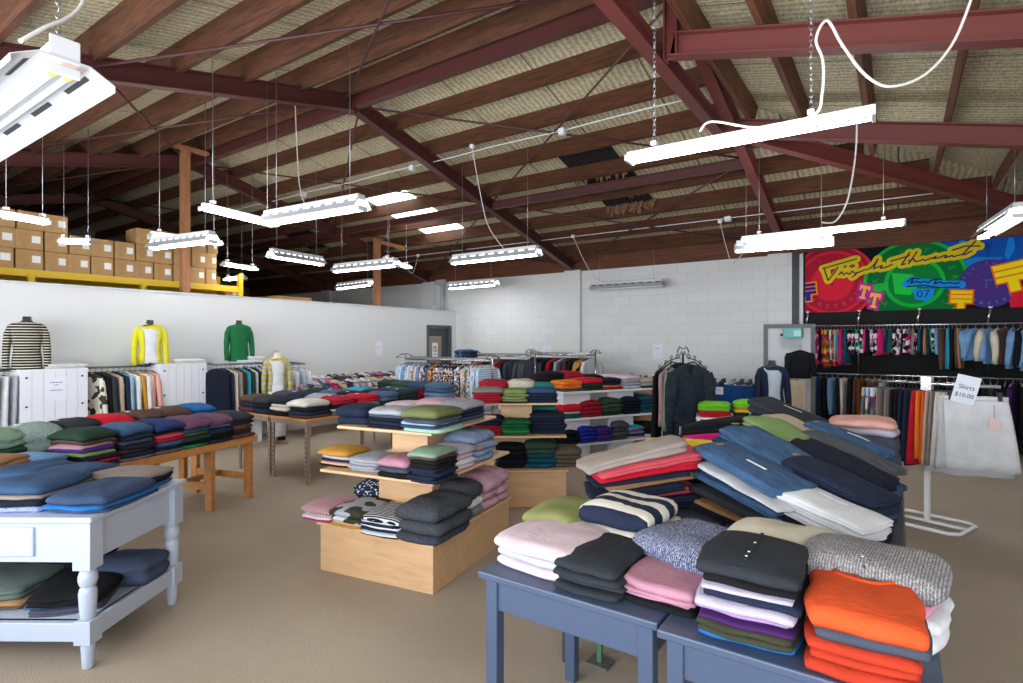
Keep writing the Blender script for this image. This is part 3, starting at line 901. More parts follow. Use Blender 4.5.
def hanger_mesh(w, up=.055):
    mb = MB()
    mb.tube([(0, 0, .0), (0, 0, up * .55), (.012, 0, up * .8), (.008, 0, up), (-.008, 0, up), (-.014, 0, up * .82)], .003, 5)
    mb.tube([(-w * .42, 0, -.035), (-w * .2, 0, -.008), (0, 0, .004), (w * .2, 0, -.008), (w * .42, 0, -.035)], .008, 6)
    return mb

def hang_row(where, group, p0, p1, cols, kinds, zrod, wl, perp, seed=0, th=.032, jit=.12, noun=None, hang=None, direction='left'):
    """clothes along a rail from p0 to p1; cols is the run of colours, wl = (width, length) or a function of the index"""
    rn = random.Random(seed); N = len(cols); p0, p1 = Vector(p0), Vector(p1)
    for i, cs in enumerate(cols):
        f = (i + .5) / N
        p = p0.lerp(p1, f); p.z = zrod
        wl_ = wl(i) if callable(wl) else wl
        w, l = wl_[0] * rn.uniform(.94, 1.05), wl_[1] * rn.uniform(.94, 1.05)
        kd = kinds[i] if isinstance(kinds, (list, tuple)) else kinds
        words, mat = fabspec(cs)
        nm = noun or kd
        rz = perp + rn.uniform(-jit, jit)
        o = obj('hanging_' + nm.replace(' ', '_'), hang_mesh(kd, w, l, th, seed * 100 + i), mat, None, (p.x, p.y, zrod - .065), rz)
        tag(o, '%s %s, %s from the %s %s' % (words, nm, ordw(i), direction, where), 'hanging clothing', group)
        obj('hanger', hanger_mesh(w * .8, .075), hang or m_blackhang, o)
class _Origin:
    location = Vector((0, 0, 0))
    class rotation_euler: z = 0.0
O0 = _Origin()
# ================================================================ tables and display stands
m_birch = wood('c39a70', 'd6b189', (1.2, 9, 9), .45, 'beech_board')
m_birch2 = wood('cca47a', 'd9b78f', (9, 1.2, 9), .4, 'beech_edge')
m_honey = wood('a86f35', 'c98d4c', (6, 1, 6), .5, 'honey_timber')
m_orangewood = wood('b5763a', 'cf9350', (1, 10, 10), .4, 'table_edge')
m_wtable = solid('b0bbcd', .35)
m_bluetable = solid('43516a', .45)
m_gtable = solid('3a4049', .5)
m_metal = solid('9a8576', .45, .3)
m_wpanel = solid('e4e7ee', .4)
m_gpanel = solid('a19e9c', .6)
m_chrome = solid('d4d6da', .18, 1)

# ---- white turned-leg table at the left
WT = .775
c0 = at_h(88, 668, 0); c1 = at_h(172, 604.5, 0)
ey = Vector((c1.x - c0.x, c1.y - c0.y, 0)); dep = ey.length; ey.normalize(); ex = Vector((ey.y, -ey.x, 0))
wang = math.atan2(ex.y, ex.x)
LW = 1.75
wt = thing('display_table', 'white painted table with turned legs and a lower shelf piled with blue sweaters', 'table', tuple(c0 + ey * dep / 2 - ex * LW / 2), wang)
hx_, hy_ = LW / 2, dep / 2
obj('tabletop', MB().box(-hx_ - .06, hx_ + .06, -hy_ - .06, hy_ + .06, WT - .03, WT), m_wtable, wt, bev=.01, segs=3)
obj('apron', MB().box(-hx_, hx_, -hy_ - .012, -hy_ + .012, WT - .24, WT - .03).box(-hx_, hx_, hy_ - .012, hy_ + .012, WT - .24, WT - .03).box(hx_ - .012, hx_ + .012, -hy_, hy_, WT - .24, WT - .03).box(-hx_ - .012, -hx_ + .012, -hy_, hy_, WT - .24, WT - .03), m_wtable, wt, bev=.004)
for xb in (hx_ - .26, -.1): obj('drawer_front', MB().box(xb - .55, xb, -hy_ - .026, -hy_ - .008, WT - .21, WT - .06), m_wtable, wt, bev=.008)
for sx in (1, -1):
    for sy in (1, -1):
        x, y = sx * hx_, sy * hy_
        mb = MB().box(x - .045, x + .045, y - .045, y + .045, WT - .27, WT - .03).box(x - .042, x + .042, y - .042, y + .042, .13, .25)
        mb.lathe([(.25, .03), (.27, .034), (.29, .036), (.38, .041), (.405, .036), (.41, .028), (.415, .028), (.42, .036), (.445, .043), (.47, .042), (.495, .034), (.5, .028), (.51, .03), (WT - .265, .036)], 18, (x, y, 0))
        mb.lathe([(0, .024), (.01, .026), (.135, .033)], 14, (x, y, 0))
        obj('leg', mb, m_wtable, wt, bev=.004)
obj('lower_shelf', MB().box(-hx_, hx_, -hy_, hy_, .215, .235), m_wtable, wt, bev=.004)
for y in (-hy_, hy_): obj('stretcher', MB().box(-hx_, hx_, y - .025, y + .025, .14, .235), m_wtable, wt, bev=.005)
for x in (-hx_, hx_): obj('stretcher', MB().box(x - .025, x + .025, -hy_, hy_, .14, .235), m_wtable, wt, bev=.005)
g = 'folded clothes on the white table'
P = lambda px, py, h: at_h(px, py, h)
heap('front pile at the left frame edge on white table', -30, 41, 513, WT, wang, .4, .14, ['periwinkle:marl*1.1', 'dark navy*1.1', 'taupe*.8', 'dusk blue*1.5'], g, n=16, jit=.01, lob=1, puff=.012)
heap('front pile nearest the corner of the white table', 42, 103, 515, WT, wang, .44, .095, ['slate blue*.7', 'bright blue*1.0', 'slate blue*1.8'], g, n=16, jit=.012, lob=1, puff=.012)
def heapw(phrase, lx, ly, w, d, Hh, items, kind='sweater', rz=0, h=WT, base=None, bang=None, grp=None, **kw):
    bo = base or wt
    M = Matrix.Translation(Vector(bo.location)) @ Matrix.Rotation(bo.rotation_euler.z, 4, 'Z')
    c = M @ Vector((lx, ly, h + .001))
    return pile(phrase, c, bo.rotation_euler.z + rz, w, d, Hh, items, grp or g, kind, **kw)
heapw('pile in the back corner of the white table', hx_ - .18, hy_ - .13, .38, .3, .1, ['bright blue*.8', 'black*.7', 'navy*.8', 'taupe*.8'], n=12, lob=1)
heapw('pile behind the corner pile on the white table', hx_ - .5, hy_ - .13, .3, .3, .12, ['navy', 'dusk blue'], n=12)
heapw('pile at the back middle of the white table', hx_ - .78, hy_ - .12, .28, .36, .125, ['dark navy', 'dusk blue'], n=12)
heapw('pile at the back left of the white table', hx_ - 1.12, hy_ - .12, .36, .4, .17, ['brown', 'camel', 'camel*1.3'], n=12)
heapw('pile at the far left of the white table', hx_ - 1.5, -.02, .34, .5, .14, ['navy', 'slate grey', 'dusk blue'], n=10)
g = 'folded clothes on the shelf of the white table'
heapw('pile under the middle of the white table', hx_ - .66, -.04, .42, .5, .12, ['brown grey*.8', 'camel*.5', 'green grey*1.2'], h=.236, kind='shirt', n=12, rz=.12)
heapw('pile under the front corner of the white table', hx_ - .27, -.06, .34, .46, .1, ['slate grey*.6', 'mid blue*.3', 'black*1.1'], h=.236, kind='shirt', n=12, rz=.35)
heapw('pile under the back corner of the white table', hx_ - .15, hy_ - .17, .34, .26, .14, ['slate blue:marl:slate grey'], h=.236, n=14, rz=.1, puff=.02)
heapw('pile deep under the white table', hx_ - .55, hy_ - .14, .5, .26, .2, ['black', 'black', 'mauve*.6'], h=.236, n=10)
heapw('pile under the left half of the white table', hx_ - 1.2, 0, .45, .5, .16, ['dark navy', 'sage', 'black'], h=.236, n=10)

# ---- long honey timber trestle table
TH = .66
tc, td = Vector((-5.6, 3.37, 0)), Vector((-5.15, 1.84, 0))
ey = (tc - td); ey.normalize(); ex = Vector((ey.y, -ey.x, 0)); tang = math.atan2(ex.y, ex.x)
TL, TW = 2.4, .86
ysh = 1.65 - TL / 2
tt = thing('trestle_table', 'long honey timber trestle table piled with dark folded tops', 'table', tuple(tc - ey * TL / 2 - ex * TW / 2), tang)
obj('tabletop', MB().box(-TW / 2, TW / 2, -TL / 2, TL / 2, TH - .07, TH), m_orangewood, tt, bev=.006)
for yy in (TL / 2 - .06, TL / 2 - .55, -TL / 2 + .3):
    for x in (-TW / 2 + .07, TW / 2 - .07):
        obj('leg', MB().box(x - .04, x + .04, yy - .025, yy + .025, 0, TH - .07), m_honey, tt, bev=.004)
    obj('crossrail', MB().box(-TW / 2 + .11, TW / 2 - .11, yy - .02, yy + .02, .2, .27), m_honey, tt, bev=.004)
for x in (-.18, .15): obj('post', MB().box(x - .035, x + .035, TL / 2 - .4, TL / 2 - .35, .2, TH - .07), m_honey, tt, bev=.004)
obj('stretcher', MB().box(-.05, .0, TL / 2 - .55, TL / 2 - .06, .22, .27), m_honey, tt, bev=.004)
g = 'folded clothes on the trestle table'
FR = [('navy', 'crimson*.7', 'navy', 'leaf green*.6', 'purple*.8', 'mauve*.6', 'brown', 'dark green*1.4'), ('grey*.8', 'navy', 'brown*.8', 'navy', 'slate grey', 'navy', 'mid blue*1.8'),
      ('brown grey*.8', 'navy', 'mid blue', 'red*.8', 'coral red*.8', 'black', 'indigo*1.6'), ('emerald*.7', 'black*.8', 'dark green', 'olive*.7', 'teal', 'plum*1.5'),
      ('navy*.7', 'black', 'navy', 'sky blue*.6', 'plum*1.5'), ('brown*.9', 'dark brown', 'brown', 'charcoal*1.0', 'charcoal*1.3')]
yv = [-.0, .33, .63, .91, 1.18, 1.45]
nmF = ['sixth pile from the end', 'fifth pile from the end', 'fourth pile from the end', 'third pile from the end', 'second pile from the end', 'end pile']
for k, (it, y) in enumerate(zip(FR, yv)):
    heapw('the %s on the trestle table' % nmF[k].replace('pile', 'front pile'), TW / 2 - .19, y - ysh, .36, .28, .3 - .008 * k, it, 'top', h=TH, base=tt, n=9, sag=.2, jit=.015, rz=.0, lob=1)
BKR = [('brown', 'turquoise*.4', 'bright blue'), ('black', 'brown'), ('dark navy', 'navy', 'brown*.6'), ('black', 'red*1.2'), ('navy', 'charcoal'), ('peach', 'green grey:marl*1.4'), ('camel', 'deep green', 'sage'), ('deep green*.8', 'mid blue*1.2'),
       ('crimson*.8', 'red'), ('black', 'dark navy'), ('leaf green*.6', 'sky blue'), ('black', 'charcoal')]
yb = [1.4, 1.1, .8, .5, .2, -.1, -.4]
for k, y in enumerate(yb):
    heapw('the %s back pile from the far end of trestle table' % ordw(k), -TW / 2 + .23, y - ysh, .36, .3, .33, BKR[k], 'top', h=TH, base=tt, n=8, sag=.25, rz=.1 * (-1) ** k, tags=True)
for k, y in enumerate((-.7,)):
    heapw('the front pile at the near end of trestle table', TW / 2 - .2, y + .3 - ysh, .36, .34, .17, [('brown grey', 'lime green*.6', 'sky blue*1.3'), ('black', 'navy', 'denim blue'), ('camel', 'black')][k], 'top', h=TH, base=tt, n=8, sag=.25)

# ---- metal-leg tables in front of the left wall
def angle_table(name, lab, x0, x1, y0, y1, h, edge):
    t = thing(name, lab, 'table', ((x0 + x1) / 2, (y0 + y1) / 2, 0), 0, 'metal legged sale tables')
    a, b = (x1 - x0) / 2, (y1 - y0) / 2
    obj('tabletop', MB().box(-a, a, -b, b, h - .025, h), edge, t, bev=.004)
    f = MB()
    for y in (-b + .02, b - .02): f.box(-a + .02, a - .02, y - .012, y + .012, h - .08, h - .025)
    obj('frame', f.box(a - .03, a - .006, -b + .03, b - .03, h - .08, h - .025).box(-a + .006, -a + .03, -b + .03, b - .03, h - .08, h - .025), m_metal, t)
    for sx in (1, -1):
        for sy in (1, -1):
            x, y = sx * (a - .03), sy * (b - .03)
            mb = MB().box(x - .022, x + .022, y - .003, y + .003, 0, h - .08).box(x + sx * .016, x + sx * .022, y - sy * .04, y, 0, h - .08)
            mb.cur = 1
            for k in range(10): mb.box(x - .008, x + .008, y - .0045, y + .0045, .08 + k * .055, .1 + k * .055)
            mb.cur = 0; mb.box(x - .04, x + .04, y - .03, y + .03, 0, .006)
            obj('leg', mb, [m_metal, m_dark], t)
    return t
mt1 = angle_table('sale_table', 'right one of the two metal legged tables by the striped cardigan mannequin', -6.32, -5.6, 3.95, 6.05, .75, m_orangewood)
mt2 = angle_table('sale_table', 'left one of the two metal legged tables by the striped cardigan mannequin', -7.06, -6.34, 3.95, 6.05, .75, m_orangewood)
g = 'folded clothes on the metal legged tables'
MROW = [('maroon', 'navy', 'brown'), ('navy', 'black', 'charcoal'), ('black', 'cream*.8', 'cream*.6', 'dark navy'), ('brown*.8', 'navy', 'dark navy', 'ivory*1.5'), ('brown grey', 'pale pink*.5', 'black', 'crimson*1.3'), ('black', 'grey', 'red*1.3'), ('navy', 'denim blue')]
for k, (it, x) in enumerate(zip(MROW[:4], (-6.88, -6.55, -6.2, -5.82))):
    heapw("the %s front pile from left on metal legged tables" % ordw(k), x, 4.15, .33, .36, .21, it, "top", h=.75, base=O0, n=8, lob=1, sag=.2)
more = [(-5.8, 4.55, MROW[4]), (-5.8, 4.93, MROW[5]), (-5.8, 5.3, MROW[6]), (-5.8, 5.68, ('navy', 'dark green')), (-6.15, 4.6, ('navy', 'light grey')), (-6.15, 5.05, ('orange', 'dark navy')), (-6.15, 5.5, ('navy', 'teal', 'charcoal')),
        (-6.55, 4.6, ('rust red*.6', 'navy')), (-6.55, 5.1, ('navy', 'denim blue')), (-6.9, 4.6, ('teal', 'slate grey')), (-6.9, 5.1, ('charcoal', 'dark green')), (-6.6, 5.6, ('navy', 'turquoise')), (-6.18, 5.86, ('black', 'dusk blue'))]
for k, (x, y, it) in enumerate(more):
    heapw('the %s pile %s on metal legged tables' % (ordw(k % 4), 'along the right edge' if x > -6 else 'in the middle row' if x > -6.4 else 'in the left rows' if k < 10 else 'at the back'), x, y, .34, .34, .22, it, 'top', h=.75, base=O0, n=7, sag=.25, rz=.05 * (k % 3 - 1), tags=True)
# a third table between those and the shirt rail
mt3 = angle_table('sale_table', 'metal legged table with blue and red piles in front of the shirt rail', -7.1, -5.6, 6.25, 6.95, .75, m_birch)
for k, (x, it) in enumerate(zip((-6.9, -6.55, -6.2, -5.85), (('navy', 'navy', 'dark green'), ('dark green', 'charcoal*.8', 'deep green'), ('crimson', 'red', 'slate blue'), ('sky blue', 'denim blue')))):
    heapw('the %s pile from left on table before shirts' % ordw(k), x, 6.5, .33, .36, .26, it, 'top', h=.75, base=O0, n=8, sag=.25)

# ---- tiered beech display stands
def tier_stand(lab, c, ang, W, D, hs, mats, rr=.05):
    t = thing('display_stand', lab, 'display stand', (c[0], c[1], 0), ang, 'tiered display stands')
    h1, h2, h3 = hs
    obj('base_box', MB().box(-W / 2 + .02, W / 2 - .02, -D / 2 + .02, D / 2 - .02, 0, h1 - .02), mats[0], t, bev=.003)
    obj('base_board', MB().box(-W / 2, W / 2, -D / 2, D / 2, h1 - .02, h1), mats[1], t, bev=.006)
    obj('middle_pedestal', MB().box(-.24, .24, -.22, .22, h1, h2 - .022), mats[0], t, bev=.003)
    obj('middle_shelf', MB().box(-W / 2 + .015, W / 2 - .015, -D / 2 + .015, D / 2 - .015, h2 - .022, h2), mats[1], t, bev=.008, segs=3)
    obj('upper_pedestal', MB().box(-.16, .16, -.16, .16, h2, h3 - .022), mats[0], t, bev=.003)
    obj('top_shelf', MB().box(-W * .41, W * .41, -D * .41, D * .41, h3 - .022, h3), mats[1], t, bev=.008, segs=3)
    return t
aA = R(9.7); HA = (.35, .73, 1.035)
sA = tier_stand('beech tiered display stand nearest the camera, with grey marl sweaters', (-3.06, 3.2), aA, 1.0, 1.2, HA, (m_birch, m_birch2))
aB = R(37); HB = (.37, .71, 1.03)
sB = tier_stand('beech tiered display stand with red and green piles, behind the nearest one', (-3.37, 4.97), aB, 1.0, .92, HB, (m_birch, m_birch2))
g = 'folded clothes on the near beech stand'
kw = dict(n=10, lob=1)
heap('the front left pile on top of the near stand', 336, 366, 424.5, HA[2], aA, .3, .13, ['navy*1.0', 'navy*1.2'], g, 'top', **kw)
heap('the front middle pile on top of the near stand', 367, 401, 429, HA[2], aA, .3, .14, ['dark navy', 'navy', 'dark navy', 'slate grey', 'light grey*1.5'], g, 'top', **kw)
heap('the front right pile on top of the near stand', 401, 437, 434, HA[2], aA, .34, .165, ['mint*1.2', 'slate blue*.7', 'light blue*.8', 'slate grey*.9', 'olive*2'], g, 'top', n=12, lob=1)
heapw('the back left pile on top of the near stand', -.22, .14, .3, .3, .12, ['grey', 'pale pink'], 'top', h=HA[2], base=sA, n=9)
heapw('the back middle pile on top of the near stand', .05, .16, .28, .32, .16, ['light grey', 'mauve', 'mauve pink*1.2'], 'top', h=HA[2], base=sA, n=9)
heapw('the back right pile on top of the near stand', .29, .12, .24, .34, .16, ['taupe*.6', 'slate blue', 'navy', 'navy', 'light grey:marl:grey*1.4'], 'top', h=HA[2], base=sA, n=10, lob=1)
heap('the first front pile on the middle tier of near stand', 319, 348, 467, HA[1], aA, .27, .125, ['black*.6', 'peach*.7', 'navy', 'pale lilac*.9', 'mustard*1.6'], g, 'top', **kw)
heap('the second front pile on the middle tier of near stand', 348, 376, 473, HA[1], aA, .28, .105, ['grey:marl:light grey', 'light grey:marl:grey', 'grey:marl:light grey', 'light grey:marl:grey*1.1'], g, 'top', **kw)
heap('the third front pile on the middle tier of near stand', 378, 407, 479, HA[1], aA, .3, .13, ['black*1.4', 'slate grey', 'dusty pink*1.5'], g, 'top', **kw)
heap('the corner pile on the middle tier of near stand', 408, 436, 484.5, HA[1], aA, .28, .215, ['navy', 'navy', 'navy', 'navy', 'black', 'black', 'brown*.8', 'sage*1.4'], g, 'top', n=12, lob=1, sag=.16)
heapw("the right middle pile, middle tier, near stand", .34, -.12, .24, .24, .17, ['pale pink', 'white', 'pale pink', 'pale lilac*1.3'], 'top', h=HA[1], base=sA, n=10, lob=1)
heapw("the right back pile, middle tier, near stand", .33, .2, .28, .32, .22, ['washed blue:denim', 'washed blue:denim', 'washed blue:camo:taupe', 'washed blue:denim*1.4'], 'jumper', h=HA[1], base=sA, n=14, lob=1, puff=.02)
heapw("the back pile, middle tier, near stand", -.1, .4, .28, .2, .2, ['ivory:stripex:charcoal', 'charcoal', 'denim blue:denim'], 'top', h=HA[1], base=sA, n=8)
heapw("the back corner pile, middle tier, near stand", .2, .46, .24, .2, .2, ['black', 'chocolate', 'chocolate*1.3'], 'top', h=HA[1], base=sA, n=8)
heap("the left pile on near stand's base", 301, 329, 522, HA[0], aA, .36, .115, ['magenta*.5', 'white:stripex:pale pink*.6', 'off white:stripex:salmon*.7', 'light grey:stripex:coral red*1.4'], g, 'top', n=12, lob=1)
heap("the second pile on near stand's base", 329, 361, 529, HA[0], aA, .38, .13, ['mustard*.6', 'peach*.7', 'off white:camo:dark olive', 'light grey:camo:dark olive*1.5'], g, 'top', n=12, lob=1)
heap("the third pile on near stand's base", 359, 398, 537, HA[0], aA, .38, .13, ['black:stripez:white', 'navy:stripez:white', 'black:stripez:white', 'navy:stripez:white', 'black:stripey:white*1.3'], g, 'top', n=12, lob=1)
heap("the corner pile on the near stand's base", 397, 436, 545, HA[0], aA, .46, .235, ['charcoal:marl:slate grey', 'charcoal:marl:dark grey*1.3', 'charcoal:marl:dark grey*1.5'], g, 'jumper', n=16, lob=1, sag=.1, rmax=.045, puff=.02)
heapw("the pile behind the near stand's base corner", .34, .0, .28, .24, .25, ['grey:marl:green grey', 'light grey:marl', 'charcoal:marl:dark grey*1.6'], 'jumper', h=HA[0], base=sA, n=12, lob=1, puff=.015)
heapw("the nearer pink pile on near stand's base", .33, .26, .3, .24, .25, ['mauve pink', 'mauve pink', 'mauve pink*1.5'], 'jumper', h=HA[0], base=sA, n=14, lob=1, rmax=.045, puff=.015)
heapw("the farther pink pile on near stand's base", .33, .48, .28, .2, .25, ['mauve pink', 'mauve pink', 'mauve pink*1.5'], 'jumper', h=HA[0], base=sA, n=12, lob=1, rmax=.045, puff=.015)
heapw("the back left pile on near stand's base", -.36, .0, .26, .44, .2, ['navy:dots', 'navy:floral:navy', 'navy:dots*1.4'], 'blouse', h=HA[0], base=sA, n=12, puff=.03)
g = 'folded clothes on the far beech stand'
kw = dict(n=9, lob=1, sag=.16)
heap('the left pile on top of the far stand', 474, 502, 404.5, HB[2], aB, .3, .155, ['crimson', 'crimson', 'crimson', 'crimson', 'taupe*1.3'], g, 'top', **kw)
heap('the middle pile on top of the far stand', 502, 527, 404, HB[2], aB, .3, .135, ['navy*.6', 'olive green', 'leaf green', 'olive green', 'leaf green*1.2'], g, 'top', **kw)
heap('the right pile on top of the far stand', 527, 557, 403.5, HB[2], aB, .3, .14, ['navy', 'navy', 'navy', 'dusk blue*1.2'], g, 'top', **kw)
heapw('the back left pile on top of the far stand', -.24, .2, .3, .28, .2, ['dark green', 'crimson', 'crimson'], 'top', h=HB[2], base=sB, n=8)
heapw('the back middle pile on top of the far stand', .06, .2, .28, .28, .2, ['grey', 'cream', 'cream*1.3'], 'top', h=HB[2], base=sB, n=8)
heapw('the back right pile on top of the far stand', .3, .18, .2, .28, .17, ['emerald', 'teal green'], 'top', h=HB[2], base=sB, n=8)
heap('the left pile on the middle tier of far stand', 472, 501, 436.5, HB[1], aB, .3, .19, ['crimson', 'crimson', 'crimson', 'navy', 'navy*1.3'], g, 'top', **kw)
heap('the green pile on the middle tier of far stand', 501, 529, 436, HB[1], aB, .28, .15, ['green', 'bright green', 'green', 'green', 'green*1.2'], g, 'top', **kw)
heap('the right pile on the middle tier of far stand', 531, 566, 434.5, HB[1], aB, .3, .205, ['navy', 'navy', 'navy', 'navy', 'navy', 'navy*1.3'], g, 'top', **kw)
heapw('the back right pile on the middle tier of far stand', .3, .14, .3, .3, .26, ['dark navy', 'navy', 'dark navy', 'teal green*.6'], 'top', h=HB[1], base=sB, n=8)
heap('the left pile on the base of the far stand', 498, 526, 469, HB[0], aB, .34, .24, ['black', 'dark navy', 'black', 'black', 'black*1.2'], g, 'top', n=10, lob=1, sag=.12)
heap('the middle pile on the base of the far stand', 526, 556, 468.5, HB[0], aB, .34, .265, ['teal', 'teal', 'teal', 'deep green', 'deep green*1.5'], g, 'top', n=10, lob=1, sag=.12)
heap('the right pile on the base of the far stand', 556, 582, 468, HB[0], aB, .34, .19, ['brown olive', 'brown olive', 'brown olive', 'brown olive*1.5'], g, 'top', n=10, lob=1, sag=.16)
heapw('the back right pile on the base of far stand', .36, .2, .24, .4, .3, ['teal', 'navy', 'dark navy'], 'top', h=HB[0], base=sB, n=8)

# ---- white tiered stand
aC = R(62.4); HC = (.27, .62, .98)
pl = Vector((-3.635, 6.48, 0)); ex = Vector((math.cos(aC), math.sin(aC), 0)); ey = Vector((-ex.y, ex.x, 0))
LC, DC = 1.68, .9
pc = pl + ex * LC / 2 + ey * DC / 2
sC = thing('display_stand', 'white tiered display stand with grey strips, in front of the back wall', 'display stand', (pc.x, pc.y, 0), aC, 'tiered display stands')
for k, h in enumerate(HC):
    obj('shelf', MB().box(-LC / 2, LC / 2, -DC / 2, DC / 2, h - .03, h), m_wpanel, sC, bev=.005)
    z0 = HC[k - 1] if k else 0
    z1 = h - .03
    ins = .1
    for xa, xb, m in ((-LC / 2 + .06, -.34, m_wpanel), (-.34, .0, m_gpanel), (.0, LC / 2 - .42, m_wpanel)):
        s_ = .05 if m is m_gpanel else 0
        obj('panel', MB().box(xa, xb, -DC / 2 + ins + s_, DC / 2 - ins - s_, z0, z1), m, sC)
g = 'folded clothes on the white tiered stand'
kw = dict(n=8, lob=1, sag=.16)
CT = [('slate grey*.8', 'bright orange', 'bright orange*1.2'), ('dark green', 'dark green', 'red*1.4'), ('wine', 'bright orange*.7', 'navy', 'dark navy*1.3'), ('pale blue', 'light grey:marl:grey', 'light grey', 'pale pink*1.2'), ('black*.5', 'light grey', 'beige*1.3')]
CM = [('teal', 'cream*.7', 'red*1.5'), ('crimson', 'crimson', 'crimson', 'crimson*1.3'), ('dark green', 'deep green', 'deep green', 'deep green*1.3'), ('dark navy', 'dark navy', 'dark navy', 'dark navy', 'dark navy*1.3'), ('teal', 'teal', 'teal', 'dark teal', 'teal*1.3')]
CBt = [('black', 'black', 'black*1.4'), ('royal blue', 'royal blue', 'royal blue', 'royal blue*1.2'), ('purple', 'purple', 'purple', 'purple*1.2'), ('dark grey', 'dark grey', 'slate grey', 'dark grey*1.3'), ('off white*.5', 'maroon', 'sky blue*.6', 'rust red*.6', 'turquoise'), ('off white*.7', 'black', 'black*1.2')]
for nm, rows, h, Hh, xs in (('top', CT, HC[2], .17, 5), ('middle', CM, HC[1], .24, 5), ('bottom', CBt, HC[0], .22, 6)):
    for k, it in enumerate(rows):
        x = -LC / 2 + LC * (k + .5) / xs
        f = [.75, .9, 1, 1, 1, .7][k] if nm == 'middle' else [.85, 1, .9, 1.15, .8, .9][k]
        heapw('the %s front pile on the %s of white stand' % (ordw(k), nm + ' tier'), x, -DC / 2 + .2, LC / xs * .93, .36, Hh * f, it, 'top', h=h, base=sC, **kw)
for k, (x, it) in enumerate(((-.66, ('black', 'black')), (-.36, ('crimson', 'crimson*1.5')), (.0, ('navy', 'dark navy')), (.35, ('light grey', 'pale pink')))):
    heapw('the %s back pile on the top tier of white stand' % ordw(k), x, .18, .34, .36, .24 if k < 2 else .18, it, 'top', h=HC[2], base=sC, n=8)

# ---- blue tables in the foreground
BT = .75
def blue_table(lab, x0, x1, y0, y1, h=BT, m=None, cat_grp='blue painted tables'):
    m = m or m_bluetable
    t = thing('table', lab, 'table', ((x0 + x1) / 2, (y0 + y1) / 2, 0), 0, cat_grp)
    a, b = (x1 - x0) / 2, (y1 - y0) / 2
    obj('tabletop', MB().box(-a, a, -b, b, h - .028, h), m, t, bev=.006)
    for nm, bx in (('apron', (-a + .06, a - .06, -b + .035, -b + .055)), ('apron', (-a + .06, a - .06, b - .055, b - .035)), ('apron', (-a + .035, -a + .055, -b + .06, b - .06)), ('apron', (a - .055, a - .035, -b + .06, b - .06))):
        obj(nm, MB().box(*bx, h - .15, h - .028), m, t, bev=.003)
    for sx in (1, -1):
        for sy in (1, -1):
            x, y = sx * (a - .05), sy * (b - .05)
            obj('leg', MB().box(x - .026, x + .026, y - .026, y + .026, 0, h - .028), m, t, bev=.004)
    return t
b1 = blue_table('blue painted table carrying the pale pink and charcoal sweaters', -1.36, -.632, 1.735, 2.47)
b2 = blue_table('blue painted table carrying the orange sweater and the grey knit', -.622, .1, 1.7, 2.45)
j1 = blue_table('dark grey table carrying the red trousers and the washed jeans', -1.45, -.72, 2.5, 4.25, .75, m_gtable, 'dark grey tables')
j2 = blue_table('dark grey table at the right carrying the white and dark jeans', -.7, .03, 2.5, 4.25, .75, m_gtable, 'dark grey tables')
# steel prop under the blue table
pr = thing('steel_prop', 'perforated steel prop with a foot plate under the blue table', 'prop', at_h(600, 664, 0))
obj('post', MB().box(-.012, .012, -.012, .012, .012, .7), solid('4c7a5c', .5), pr)
obj('foot_plate', MB().box(-.06, .06, -.05, .05, 0, .012), solid('7a7a78', .5, .6), pr, bev=.002)
g = 'folded clothes on the blue tables'
kw = dict(n=20, lob=1, kap=.22)
heap('the left end front pile on the blue tables', 495, 570, 576, BT, R(-2), .4, .125, ['pale pink*.9', 'pale blue*.9', 'pale pink*1.3'], g, 'sweater', sag=.1, rmax=.034, puff=.008, **kw)
heap('the second front pile on the blue tables', 554, 617, 597, BT, R(2), .37, .115, ['charcoal', 'charcoal', 'charcoal', 'charcoal*1.2'], g, 'cardigan', sag=.12, jit=.008, rmax=.02, **kw)
s3 = heap('the third front pile on the blue tables', 618, 692, 610, BT, R(-3), .4, .085, ['black*.8', 'dusty pink*.6', 'dusty pink*.6', 'dusty pink*1.2'], g, 'sweater', sag=.05, jit=.008, rmax=.014, puff=.003, **kw)
s4 = heap('the fourth front pile on the blue tables', 694, 792, 650, BT, R(1), .36, .24, ['bright blue*.9', 'dark olive*.7', 'dark olive*.7', 'deep purple*.5', 'lilac*.8', 'pale lilac*1', 'navy*.9', 'pale lilac*.5', 'black*.9', 'charcoal*1.3'], g, 'cardigan', sag=.1, jit=.014, rmax=.018, puff=.004, **kw)
s5 = heap('the orange pile at the right end of blue tables', 812, 924, 690, BT, R(3), .34, .19, ['rust red', 'rust red*.8', 'rust red*.9', 'slate grey*1', 'orange*1.6'], g, 'sweater', sag=.05, jit=.01, rmax=.022, puff=.004, **kw)
def bh(*a, **k):
    return heapw(*a, h=BT, base=O0, **k)
bh('the olive pile at the back of the blue tables', -1.25, 2.28, .25, .38, .15, ['slate grey:marl*.6', 'olive green', 'olive green*1.3'], 'sweater', n=20, lob=1, rz=-.1, sag=.22, puff=.015)
bh('the bold striped pile at the back of blue tables', -.98, 2.32, .31, .36, .2, ['ivory', 'navy*.8', 'ivory*.9', 'ivory:wide:navy*1.6'], 'jumper', n=20, lob=1, rz=-.05, sag=.1, puff=.012)
bh('the blue knit pile at the back of the blue tables', -.65, 2.2, .34, .36, .155, ['dark grey*1.0', 'indigo:knit:light grey*1.3'], 'jumper', n=20, lob=1, rz=-.35, sag=.1, puff=.03)
bh('the cream pile at the back of the blue tables', -.36, 2.3, .36, .3, .2, ['cream', 'cream*1.4'], 'jumper', n=20, lob=1, rz=-.1, sag=.2, puff=.02)
